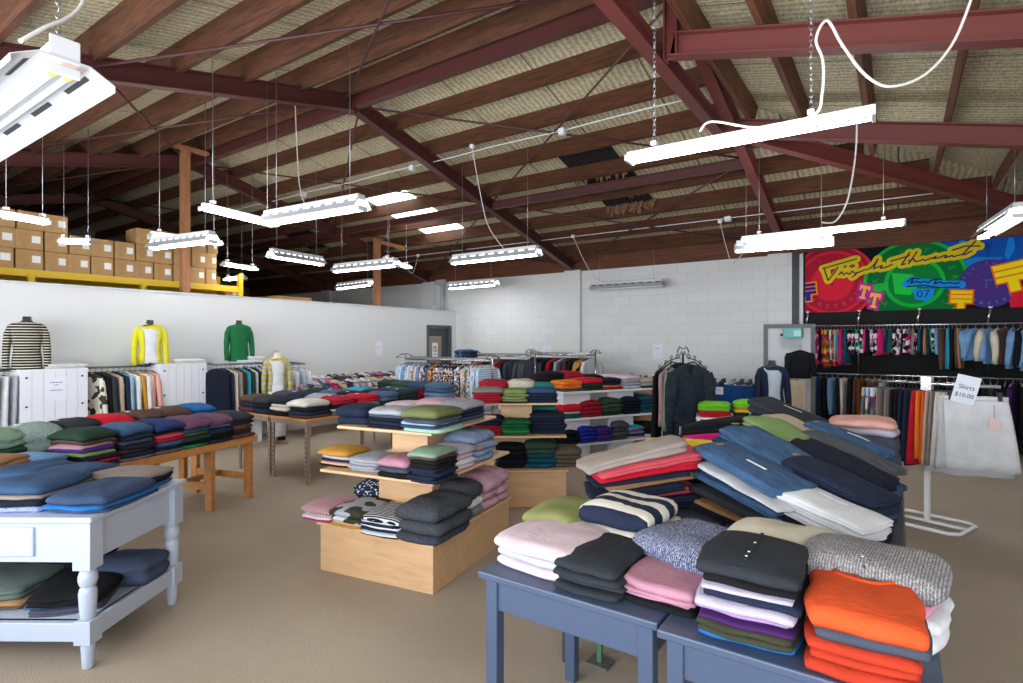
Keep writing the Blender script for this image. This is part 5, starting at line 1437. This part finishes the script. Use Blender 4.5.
# ---- rails between the cabinets
m_arm = solid('6e7076', .4, .6)
def wall_rail(lab, y0, y1, z, x=-8.85):
    t = thing('clothes_rail', lab, 'clothes rail', (x, (y0 + y1) / 2, z), 0, 'rails along the partition'); a = (y1 - y0) / 2
    obj('rod', MB().tube([(0, -a, 0), (0, a, 0)], .014, 8), m_arm, t)
    for y in (-a + .06, a - .06): obj('bracket', MB().beam((0, y, 0), (XW - x + .002, y, .02), .02, .03), m_arm, t)
ya, yb_ = wall_x(20, 380).y, wall_x(160, 380).y
y1e = wall_x(88, 380).y
wall_rail('rail along the partition at the left edge of the photograph', wall_x(-60, 380).y, ya - .02, 1.3)
hang_row('end of the rail left of the noticed cabinet', 'clothes on the partition rails', (-8.85, wall_x(-60, 380).y + .05, 0), (-8.85, ya - .06, 0), ['black', 'slate grey', 'charcoal', 'light grey', 'grey', 'light grey', 'off white', 'light grey'], 'trousers', 1.3, (.42, .75), R(20), 9, .06, .1)
wall_rail('rail along the partition between the first and second cabinets', y1e + .03, yb_ - .03, 1.3)
hang_row('end of the rail under the yellow jacket mannequin', 'clothes on the partition rails', (-8.85, y1e + .06, 0), (-8.85, yb_ - .05, 0), ['ivory:camo:dark olive', 'black', 'charcoal', 'beige', 'navy', 'light blue', 'white', 'mustard', 'white', 'salmon', 'salmon'], 'shirt', 1.3, (.44, .72), R(24), 10, .05, .1)
y2, y3 = wall_x(207, 380).y, wall_x(241, 380).y
wall_rail('rail along the partition under the green jumper mannequin', y2 + .03, y3 + .3, 1.3, -8.5)
hang_row('end of the rail under the green jumper mannequin', 'clothes on the partition rails', (-8.5, y2 + .05, 0), (-8.5, y3 + .28, 0), ['dark navy', 'navy', 'cream', 'taupe', 'dark olive', 'turquoise', 'dark green', 'ivory', 'navy', 'pale blue', 'light grey'], 'dress', 1.3, (.4, .8), R(30), 11, .05, .1)
y4 = wall_x(285, 380).y
wall_rail('short rail along the partition behind the cardigan mannequin', y3 + .45, y4 + .55, 1.25)
hang_row('end of the rail behind the cardigan mannequin', 'clothes on the partition rails', (-8.85, y4 - .15, 0), (-8.85, y4 + .5, 0), ['white', 'off white', 'white', 'pale blue', 'white'], 'shirt', 1.25, (.42, .7), R(25), 12, .06, .1)

# ---- shoes
def shoe_meshes(style):
    """trainer: upper lofted heel to toe with an open collar, and its sole"""
    up = MB(); rings = []; n = 14; L = .29
    S = [(0, .036, .062, .058), (.12, .038, .075, .075), (.3, .038, .07, .085), (.45, .04, .056, .07), (.6, .046, .048, .055), (.75, .05, .042, .045), (.9, .044, .035, .036), (1.0, .022, .022, .022)]
    for s, w, h, tp in S:
        y = (s - .5) * L; rg = []
        for k in range(n):
            a = 2 * PI * k / n
            z = .02 + max(0, math.sin(a)) * tp * 1.05 - (0 if math.sin(a) > 0 else -.0)
            x = math.cos(a) * w * (1 - .45 * max(0, math.sin(a)) ** 2)
            rg.append((x, y, z))
        rings.append(rg)
    up.loft(rings)
    so = MB(); rings = []
    for z, g in ((0, .96), (.012, 1.03), (.026, 1.02)):
        rings.append([(math.cos(a) * (.044 + .008 * math.sin(a)) * g, math.sin(a) * L * .52 * g, z + (.008 if math.sin(a) > .8 else 0)) for a in [2 * PI * k / 24 for k in range(24)]])
    so.loft(rings)
    co = MB().tube([(.03 * math.cos(a), -.085 + .045 * math.sin(a), .094 + .012 * math.sin(a + PI)) for a in [2 * PI * k / 14 for k in range(15)]], .009, 6)
    la = MB()
    for k in range(4): la.box(-.02, .02, -.02 + .022 * k, -.01 + .022 * k, .088 - .011 * k, .094 - .011 * k)
    return up, so, co, la
sh_cache = {}
def shoe(label, grp, loc, rz, tilt, colr, solec):
    k = (colr, solec)
    if k not in sh_cache:
        u, s, c, l = shoe_meshes(0)
        o = obj('shoe', u, solid(PAL[colr], .55)); parts = [obj('sole', s, solid(PAL[solec], .6), o), obj('collar', c, solid(shade(PAL[colr], .6), .7), o), obj('laces', l, solid(PAL[solec], .7), o)]
        sh_cache[k] = (o, parts, [False])
    o, parts, used = sh_cache[k]
    if used[0]:
        r = o.copy(); COL.objects.link(r)
        for q in parts:
            q2 = q.copy(); q2.parent = r; COL.objects.link(q2)
        o = r
    used[0] = True
    o.location = loc; o.rotation_euler = (tilt, 0, rz)
    return tag(o, label, 'shoe', grp)
# long shoe table along the partition
st1 = thing('shoe_table', 'long low table of trainers along the partition below the grey door', 'table', (-8.75, 7.95, 0))
obj('tabletop', MB().box(-.42, .42, -2.1, 1.9, .72, .75), m_birch2, st1, bev=.005)
for y in (-1.95, 0, 1.75):
    for x in (-.36, .36): obj('leg', MB().box(x - .025, x + .025, y - .025, y + .025, 0, .72), m_metal, st1)
obj('stepped_riser', MB().box(-.42, -.12, -2.05, 1.85, .75, .83), m_birch2, st1, bev=.004)
SC = [('black', 'white'), ('white', 'magenta'), ('slate grey', 'white'), ('pale pink', 'white'), ('navy', 'white'), ('light grey', 'hot pink'), ('off white', 'navy'), ('mid blue', 'white'), ('hot pink', 'white'), ('beige', 'black'), ('lemon yellow', 'black'), ('white', 'mid blue')]
rS = random.Random(5)
for row, (x, z) in enumerate(((-9.0, .832), (-8.62, .752))):
    for k in range(24):
        a = rS.choice(SC)
        shoe('%s shoe, %s sole, %s from near end, %s row along partition' % (a[0], a[1], ordw(k), ['back', 'front'][row]), 'shoes on the table along the partition', (x + rS.uniform(-.02, .02), 5.98 + .16 * k, z + .06), R(90 + rS.uniform(-14, 14)) , R(24), a[0], a[1]).scale = (1.25, 1.25, 1.25)
# blue-draped shoe table along the back wall
bx0, bx1 = -5.0, -1.98
st2 = thing('shoe_table', 'table with a bright blue cloth and a row of dark shoes along the back wall', 'table', ((bx0 + bx1) / 2, 10.4, 0)); hw = (bx1 - bx0) / 2
obj('tabletop', MB().box(-hw + .02, hw - .02, -.33, .33, .83, .87), m_birch, st2)
for x in (-hw + .1, 0, hw - .1):
    for y in (-.28, .28): obj('leg', MB().box(x - .025, x + .025, y - .025, y + .025, 0, .83), m_metal, st2)
rings = []
def drape_ring(z, fl):
    pts = []
    for k in range(120):
        f = k / 120 * 4; e = int(f); t_ = f - e
        x, y = [(-hw + 2 * hw * t_, -.36), (hw, -.36 + .72 * t_), (hw - 2 * hw * t_, .36), (-hw, .36 - .72 * t_)][e]
        o_ = fl * math.sin(k * 1.9) + fl * .6 * math.sin(k * .7)
        nx, ny = [(0, -1), (1, 0), (0, 1), (-1, 0)][e]
        pts.append((x + nx * o_, y + ny * o_ if e != 2 else y, z))
    return pts
mb = MB().loft([drape_ring(.36, .02), drape_ring(.6, .012), drape_ring(.86, .003), drape_ring(.88, 0)], caps=True)
tag(obj('blue_tablecloth', mb, fab('1d4a8e'), None, ((bx0 + bx1) / 2, 10.4, 0)), 'bright blue cloth hanging over the shoe table by the back wall', 'tablecloth')
SB = [('black', 'dark grey'), ('charcoal', 'black'), ('black', 'mid blue'), ('mid blue', 'black'), ('dark grey', 'white'), ('black', 'orange'), ('off white', 'grey'), ('navy', 'white')]
for k in range(20):
    a = rS.choice(SB) if k not in (13, 14, 15, 17) else SB[{13: 1, 14: 3, 15: 3, 17: 6}[k]]
    shoe('%s shoe with %s sole, %s from the left on the blue cloth' % (a[0], a[1], ordw(k)), 'shoes on the blue cloth', (bx0 + .12 + .145 * k, 10.25, .882), R(170 + rS.uniform(-15, 15)), 0, a[0], a[1])
pn = at_y(717, 388, 10.02); notice('white card pinned on the blue cloth', Matrix.Translation((pn.x, 9.995, .8)), .22, .13, [(.1, .6)])
# cartons beside the white stand
m_card = wood('a07b50', 'b8925f', (2, 2, 2), .8, 'cardboard')
def carton(lab, loc, rz, w, d, h, grp, lbl=True, name='cardboard_carton'):
    t = thing(name, lab, 'carton', loc, rz, grp)
    obj('body', MB().box(-w / 2, w / 2, -d / 2, d / 2, 0, h), m_card, t, bev=.006)
    obj('tape', MB().box(-w / 2 - .001, w / 2 + .001, -.025, .025, h * .86, h + .0015), solid('b99e72', .35), t)
    for s in (1, -1): obj('flap', MB().box(-w / 2 + .004, w / 2 - .004, s * .003 if s > 0 else -d / 2 + .004, d / 2 - .004 if s > 0 else -.003, h, h + .003), m_card, t)
    if lbl: obj('address_label', MB().box(w * .08, w * .4, -d / 2 - .002, -d / 2, h * .35, h * .72), solid('e8e8ea', .5), t)
    return t
pcx = at_z(646, 440, 8.7)
z = 0
for k, h in enumerate((.3, .3, .26)):
    carton('brown cardboard carton behind the white stand, %s of its stack' % ['bottom', 'middle', 'top'][k], (pcx.x + .02 * k, pcx.y, z), R(30 + 5 * k), .46, .4, h, 'cartons by the white stand'); z += h + .004

# ---- yellow pallet racking with cartons behind the partition
m_yel = solid('d9b41c', .5)
xr = -10.05
def RY(px, h): return at_x(px, 290, xr).y
rk = thing('pallet_racking', 'yellow steel pallet racking behind the partition', 'racking', (xr - .4, 2.7, 0))
ups = [RY(-40, 0), RY(31, 0), RY(143, 0), RY(226, 0), RY(241, 0)]
Lx = Vector(rk.location)
HB_ = 2.66
for y in (.6, RY(31, 0), RY(143, 0), RY(240, 0)):
    for dx in (0, -.8):
        obj('upright', MB().box(xr + dx - .04 - Lx.x, xr + dx + .04 - Lx.x, y - .04 - Lx.y, y + .04 - Lx.y, 0, HB_ + (.24 if y > 4.5 else .0)), m_yel, rk, bev=.004)
for z_ in (HB_, HB_ - .24):
    for dx in (0, -.8): obj('beam', MB().box(xr + dx - .025 - Lx.x, xr + dx + .025 - Lx.x, .6 - Lx.y, RY(240, 0) - Lx.y, z_ - .1, z_), m_yel, rk, bev=.004)
obj('deck', MB().box(xr - .78 - Lx.x, xr - .02 - Lx.x, .6 - Lx.y, RY(240, 0) - Lx.y, HB_ - .005, HB_ + .012), m_birch, rk)
px = [-18, 16, 45, 69, 92, 115, 136, 155, 174, 192, 207, 218]
hts = [3, 3, 3, 2, 2, 2.4, 3, 3, 3, 3, 3, 3]
colnames = 0
for k in range(len(px) - 1):
    y0, y1 = RY(px[k], 0), RY(px[k + 1], 0)
    n = int(hts[k]); z = HB_ + .013
    for j in range(n):
        h = .27 if j < 2 else .25
        carton('brown carton on yellow racking, %s stack from the left, %s' % (ordw(k), ['on the deck', 'second up', 'third up'][j]), (xr - .22 + .02 * ((k * 3 + j) % 3 - 1), (y0 + y1) / 2, z), PI / 2 + .04 * ((k + j * 2) % 3 - 1), (y1 - y0) * .95, .4, h, 'cartons on the yellow racking'); z += h + .006
carton('small brown carton alone at the right end of the yellow racking', (xr - .2, RY(233, 0), HB_ - .22), PI / 2, .24, .3, .2, 'cartons on the yellow racking')
carton('flat pale carton on the shelf beyond the yellow racking', (-9.9, at_x(289, 300, -9.9).y, 2.42), PI / 2, .75, .4, .1, 'cartons on the yellow racking', False)
struct('trim_43', MB().box(-10.1, XW - .1, 4.9, 8.4, 2.38, 2.415), m_birch, 'shelf behind the top of the partition')

# ---- grey garment frame and teal box in front of the white pier, right
gf = thing('mirror_frame', 'tall grey steel frame standing against the white wall beside the rails', 'frame', tuple(at_y(789, 400, 9.6).xy) + (0,), R(14))
w = .33
obj('side_post', MB().box(-w - .03, -w + .03, -.03, .03, 0, 1.86), solid('55575a', .5), gf, bev=.003)
obj('side_post', MB().box(w - .03, w + .03, -.03, .03, 0, 1.86), solid('55575a', .5), gf, bev=.003)
obj('top_bar', MB().box(-w - .03, w + .03, -.03, .03, 1.86, 1.92), solid('55575a', .5), gf, bev=.003)
obj('backing', MB().box(-w + .03, w - .03, .0, .02, .05, 1.86), solid('b4b7bb', .5), gf)
obj('foot', MB().box(-w - .04, -w + .04, -.2, .2, 0, .03), solid('55575a', .5), gf); obj('foot', MB().box(w - .04, w + .04, -.2, .2, 0, .03), solid('55575a', .5), gf)
tb = thing('cash_box', 'teal metal box fixed high in the tall grey frame', 'box', tuple(at_y(793, 334, 9.45)), 0)
obj('body', MB().box(-.13, .13, -.08, .1, -.07, .08), solid('3f8f8c', .4), tb, bev=.008)
obj('end_panel', MB().box(.02, .12, -.086, -.08, -.04, .05), solid('7fb4b0', .4), tb)
obj('spout', MB().lathe([(-.02, .03), (.02, .025)], 12, (-.15, 0, -.02)), m_dark, tb)

for k, (cs, px, py, l, w, kd, lab) in enumerate((('black', 800, 351, .42, .34, 'jacket', 'small black top hanging on the right post of the grey frame'), ('beige', 797, 381, .5, .26, 'trousers', 'small beige trousers hanging below the small black top'))):
    p = at_y(px, py, 9.42 - .03 * k)
    o = obj('hanging_' + kd, hang_mesh(kd, w, l, .07, 950 + k), fab(cs), None, p, R(30)); tag(o, lab, 'hanging clothing')
    obj('hanger', hanger_mesh(w * .8, .08), m_blackhang, o)
_solid = solid
def solid(hx, rough=.5, metal=0):
    m = _solid(hx, .85, metal)
    if not metal: m.node_tree.nodes['Principled BSDF'].inputs['Specular IOR Level'].default_value = .12
    return m
# ================================================================ painted banner over the rails
YBN = YB - .075
def bp(px, py):
    p = at_y(px, py, YBN); return p.x, p.z
BX0, BX1 = bp(805.5, 300)[0], XR - .02
BZ0, BZ1 = 2.15, 3.19
bn = thing('banner', 'long painted basketball banner with bright emblems on the black boarding', 'banner', (0, YBN, 0))
obj('board', MB().box(BX0, BX1, 0, .012, BZ0, BZ1), solid('17181c', .6), bn)
_lay = [0]
def clip(poly):
    def half(pl, f, ins):
        out = []
        for i in range(len(pl)):
            a, b = pl[i], pl[(i + 1) % len(pl)]; fa, fb = f(a), f(b)
            if fa >= 0: out.append(a)
            if (fa >= 0) != (fb >= 0):
                t = fa / (fa - fb); out.append((a[0] + (b[0] - a[0]) * t, a[1] + (b[1] - a[1]) * t))
        return out
    for f in (lambda p: p[0] - BX0, lambda p: BX1 - p[0], lambda p: p[1] - BZ0, lambda p: BZ1 - p[1]):
        poly = half(poly, f, 1)
        if len(poly) < 3: return []
    return poly
def layer(name, polys, hx, up=1):
    _lay[0] += up; y = -.0012 * _lay[0]; mb = MB()
    polys = [q for q in (clip(p) for p in polys) if q]
    if len(polys) == 1: mb.add([(x, y, z) for x, z in polys[0]], [tuple(range(len(polys[0])))])
    elif polys:                                     # several overlapping outlines: merge them row by row into one flat shape
        zmin, zmax = min(p[1] for q in polys for p in q), max(p[1] for q in polys for p in q)
        dz = .0035; nr = int((zmax - zmin) / dz) + 1
        for r in range(nr):
            z = zmin + (r + .5) * dz; iv = []
            for q in polys:
                xs = []
                for i in range(len(q)):
                    a, b = q[i], q[(i + 1) % len(q)]
                    if (a[1] > z) != (b[1] > z): xs.append(a[0] + (b[0] - a[0]) * (z - a[1]) / (b[1] - a[1]))
                xs.sort()
                iv += [(xs[i], xs[i + 1]) for i in range(0, len(xs) - 1, 2)]
            iv.sort(); cur = None; out = []
            for a, b in iv:
                if cur and a <= cur[1] + 1e-5: cur[1] = max(cur[1], b)
                else:
                    cur = [a, b]; out.append(cur)
            for a, b in out: mb.add([(a, y, z - dz / 2), (b, y, z - dz / 2), (b, y, z + dz / 2), (a, y, z + dz / 2)], [(0, 1, 2, 3)])
    if mb.f: obj(name, mb, solid(hx, .5), bn)
def circle(c, r, n=48): return [(c[0] + r * math.cos(2 * PI * k / n), c[1] + r * math.sin(2 * PI * k / n)) for k in range(n)]
def annulus(c, r0, r1, n=64):
    return [[(c[0] + r * math.cos(a), c[1] + r * math.sin(a)) for a, r in ((2 * PI * k / n, r0), (2 * PI * k / n, r1), (2 * PI * (k + 1) / n, r1), (2 * PI * (k + 1) / n, r0))] for k in range(n)]
def stroke(pts, w, n=10):
    out = []
    for i, p in enumerate(pts):
        out.append([(p[0] + w / 2 * math.cos(2 * PI * k / n), p[1] + w / 2 * math.sin(2 * PI * k / n)) for k in range(n)])
        if i:
            q = pts[i - 1]; dx, dz = p[0] - q[0], p[1] - q[1]; l = math.hypot(dx, dz) or 1; ox, oz = -dz / l * w / 2, dx / l * w / 2
            out.append([(q[0] + ox, q[1] + oz), (p[0] + ox, p[1] + oz), (p[0] - ox, p[1] - oz), (q[0] - ox, q[1] - oz)])
    return out
def arc_text(name, txt, c, r, a_mid, size, hx, inward=False, spacing=1.0):
    _lay[0] += 1; y = -.0012 * _lay[0]; mb = MB(); n = len(txt); st = size * .92 * spacing / r
    for i, ch in enumerate(txt):
        if ch == ' ': continue
        a = a_mid + (-(i - (n - 1) / 2) if not inward else (i - (n - 1) / 2)) * st
        vs, fs = text_mesh(ch, size, None, None)
        rot = a - PI / 2 if not inward else a + PI / 2
        cr, sr = math.cos(rot), math.sin(rot); cx, cz = c[0] + r * math.cos(a), c[1] + r * math.sin(a)
        vv = [(cx + x * cr - z * sr, y, cz + x * sr + z * cr) for x, _, z in vs]
        if all(BX0 < v[0] < BX1 and BZ0 < v[2] < BZ1 for v in vv): mb.add(vv, fs)
    if mb.f: obj(name, mb, solid(hx, .5), bn)
c1 = lambda x, y: bp(800 + x * 120 / 911, 230 + y * 120 / 911)
c2 = lambda x, y: bp(903 + x * 120 / 911, 230 + y * 120 / 911)
# blue field at the right with paler shapes
X0 = bp(937, 260)[0]
layer('blue_field', [[(X0, bp(937, 279)[1]), (BX1, bp(937, 279)[1]), (BX1, BZ1), (X0, BZ1)]], '1453b0')
layer('blue_shapes', [[c2(280, 140), c2(420, 130), c2(430, 80), c2(520, 90), c2(520, 150), c2(280, 190)], [c2(350, 260), c2(560, 210), c2(760, 210), c2(600, 330), c2(470, 420)], [c2(770, 200), c2(800, 60), c2(840, 60), c2(850, 150), c2(800, 230)]] , '1b83d8')
layer('blue_mark', [[c2(600, 100), c2(680, 100), c2(680, 125), c2(600, 125)], [c2(595, 125), c2(670, 125), c2(670, 150), c2(595, 150)], [c2(640, 150), c2(662, 150), c2(650, 190), c2(625, 190)]], '0f4596')
# red emblem
cr_ = bp(832, 283); rr = .64
layer('red_emblem', [circle(cr_, rr)], 'd8273c'); layer('red_emblem_ring', annulus(cr_, rr * .84, rr * .93), '9c1f36'); layer('red_emblem_band', annulus(cr_, rr * .5, rr * .76), 'a82038')
layer('red_emblem_line', annulus(cr_, rr * .48, rr * .51), 'c02338')
arc_text('red_emblem_lettering', 'TRIPLE THREAT', cr_, rr * .64, PI * .53, .1, 'c8344a', spacing=1.5)
arc_text('red_emblem_lettering', 'BASKETBALL', cr_, rr * .64, -PI * .5, .1, 'd8475a', True, 1.35)
layer('red_emblem_mark', [[(cr_[0] - .03, cr_[1] - .03), (cr_[0] + .03, cr_[1] - .01), (cr_[0] + .01, cr_[1] - .07)]], '8c1c30')
# green emblem
cg = bp(914, 283); rg = .68
layer('green_emblem', [circle(cg, rg)], '17b53a'); layer('green_emblem_band', annulus(cg, rg * .58, rg * .93), '0f6e35'); layer('green_emblem_centre', [circle(cg, rg * .5)], '10803a')
layer('green_stripe', [[(cg[0] - rg * .98, cg[1] - .02), (cg[0] - rg * .5, cg[1] + .03), (cg[0] - rg * .5, cg[1] - .1), (cg[0] - rg * .96, cg[1] - .16)]], '1ec044')
layer('green_flag', [[(cg[0] - .29, cg[1] + .17), (cg[0] - .02, cg[1] + .13), (cg[0] + .06, cg[1] - .05), (cg[0] - .05, cg[1] - .2), (cg[0] - .25, cg[1] - .17)]], '22c846')
arc_text('green_emblem_lettering', 'TRIPLE THREAT', cg, rg * .75, PI * .5, .12, '27a650', spacing=1.35)
arc_text('green_emblem_lettering', 'BASKETBALL', cg, rg * .75, -PI * .5, .12, '27a650', True, 1.15)
# purple emblem
cp = bp(989, 284); rp = .36
layer('purple_emblem', [circle(cp, rp)], '4b3482')
arc_text('purple_emblem_lettering', 'TRIPLE THREAT', cp, rp * .83, PI * .62, .062, '3f7fc8', spacing=1.5)
arc_text('purple_emblem_lettering', 'BASKETBALL', cp, rp * .83, -PI * .45, .062, '2f8fe0', True, 1.6)
_lay[0] += 1; mb = MB(); text_mesh('TT', .2, Matrix.Translation((cp[0] + .03, -.0012 * _lay[0], cp[1] - .02)) @ Matrix.Rotation(R(4), 4, 'Y'), mb, 0); obj('purple_emblem_letters', mb, solid('3f5fae', .5), bn)
layer('red_patch', [[c2(815, 600), c2(805, 540), c2(840, 440), c2(1000, 440), c2(1000, 610)]], 'd41c3a')
# yellow script with a thin dark line
S = [[c1(175, 298), c1(300, 262), c1(430, 225)], [c1(185, 300), c1(215, 388), c1(255, 340), c1(290, 285)], [c1(296, 345), c1(318, 322), c1(330, 345), c1(355, 330), c1(375, 342), c1(398, 318)], [c1(398, 318), c1(420, 335), c1(440, 325), c1(415, 350), c1(398, 362)],
     [c1(440, 330), c1(480, 312), c1(530, 300), c1(570, 262), c1(592, 225), c1(558, 300), c1(600, 283), c1(625, 275), c1(610, 296), c1(650, 290), c1(700, 268)], [c1(380, 280), c1(400, 270), c1(415, 278), c1(395, 288), c1(380, 280)], [c1(335, 290), c1(345, 280)],
     [c1(690, 243), c1(760, 222), c1(830, 200)], [c1(832, 178), c1(800, 225), c1(770, 270), c1(800, 262)], [c1(888, 172), c1(850, 225), c1(825, 262)], [c2(45, 240), c2(80, 225), c2(90, 245), c2(130, 240), c2(150, 228), c2(165, 238), c2(200, 225)], [c2(200, 225), c2(235, 215), c2(250, 205), c2(232, 222), c2(270, 218), c2(310, 200), c2(330, 198), c2(315, 215), c2(350, 208), c2(372, 198), c2(380, 208), c2(430, 195), c2(470, 192), c2(520, 165)],
     [c2(548, 92), c2(500, 140), c2(448, 195)], [c2(372, 160), c2(470, 128), c2(580, 128)]]
layer('script_outline', [q for s in S for q in stroke(s, .125)] + [[c1(175, 298), c1(430, 225), c1(420, 300), c1(215, 388)]], 'd8c01e')
layer('script_counter', [[c1(232, 306), c1(275, 295), c1(236, 350)], [c1(335, 282), c1(362, 274), c1(350, 292)]], 'c0273c')
layer('script_lettering', [q for s in S for q in stroke(s, .022)], '4a2a50')
# TT patch
def slab_T(c, w, h, rot, g=0):
    w2, h2 = w / 2 + g, h / 2 + g; st = w * .14 + g
    P_ = [[(-w2, h2), (w2, h2), (w2, h2 - h * .24 - 2 * g), (-w2, h2 - h * .24 - 2 * g)], [(-st, h2), (st, h2), (st, -h2), (-st, -h2)], [(-w * .3 - g, -h2), (w * .3 + g, -h2), (w * .3 + g, -h2 + h * .16 + 2 * g), (-w * .3 - g, -h2 + h * .16 + 2 * g)],
          [(-w2, h2), (-w2 + w * .16 + 2 * g, h2), (-w2 + w * .16 + 2 * g, h2 - h * .36 - 2 * g), (-w2, h2 - h * .36 - 2 * g)], [(w2 - w * .16 - 2 * g, h2), (w2, h2), (w2, h2 - h * .36 - 2 * g), (w2 - w * .16 - 2 * g, h2 - h * .36 - 2 * g)]]
    cr, sr = math.cos(rot), math.sin(rot)
    return [[(c[0] + x * cr - z * sr, c[1] + x * sr + z * cr) for x, z in p] for p in P_]
ta, tb_ = c1(487, 477), c1(566, 540)
layer('letter_patch', slab_T(ta, .15, .22, -.25, .035) + slab_T(tb_, .15, .24, -.2, .035), 'c0259a'); layer('patch_letters', slab_T(ta, .15, .22, -.25) + slab_T(tb_, .15, .24, -.2), 'f0b44a')
# blue number badge with script
B_ = [c2(40, 420), c2(100, 400), c2(200, 405), c2(300, 420), c2(430, 420)]
layer('badge_outline', [q for q in stroke([c2(25, 415), c2(70, 385), c2(130, 405), c2(230, 410), c2(320, 420), c2(440, 420)], .12)] + [[c2(70, 450), c2(240, 450), c2(225, 520), c2(180, 545), c2(90, 530), c2(78, 480)]], '1a8fe0')
layer('badge_script', [q for s in ([c2(30, 400), c2(70, 370), c2(120, 375)], [c2(75, 375), c2(60, 410)], [c2(70, 405), c2(100, 395), c2(130, 405), c2(160, 395), c2(195, 405)], [c2(200, 395), c2(250, 375), c2(290, 380)], [c2(255, 380), c2(235, 415)], [c2(245, 412), c2(280, 400), c2(310, 412), c2(350, 405), c2(400, 412), c2(425, 405)], [c2(30, 435), c2(150, 425), c2(290, 442), c2(425, 438)]) for q in stroke(s, .022)], '17305e')
_lay[0] += 1; mb = MB(); c_ = c2(152, 492); text_mesh('07', .17, Matrix.Translation((c_[0], -.0012 * _lay[0], c_[1])), mb, 0); obj('badge_number', mb, solid('17305e', .5), bn)
# barred T emblems
def barred(c, s, rot, g):
    P_ = [[(-.5, .5), (.5, .5), (.5, .3), (-.5, .3)], [(-.5, .24), (.5, .24), (.5, .04), (-.5, .04)], [(-.5, -.02), (.5, -.02), (.5, -.22), (-.5, -.22)], [(-.16, -.2), (.16, -.2), (.16, -.65), (-.16, -.65)]]
    cr, sr = math.cos(rot), math.sin(rot); out = []
    for p in P_:
        xs = [q[0] for q in p]; zs_ = [q[1] for q in p]; x0, x1, z0, z1 = min(xs) * s - g, max(xs) * s + g, min(zs_) * s - g, max(zs_) * s + g
        out.append([(c[0] + x * cr - z * sr, c[1] + x * sr + z * cr) for x, z in ((x0, z0), (x1, z0), (x1, z1), (x0, z1))])
    return out
for c, s, rot, ho, hi_ in ((c2(440, 530), .26, -.06, 'e85a20', 'f2cf1a'), (c2(820, 350), .36, .22, 'f0641e', 'f6e01a'), (c1(60, 470), .26, .08, 'f08a20', '3a2a86')):
    layer('emblem_outline', barred(c, s, rot, .022), ho); layer('emblem_bars', barred(c, s, rot, 0), hi_)
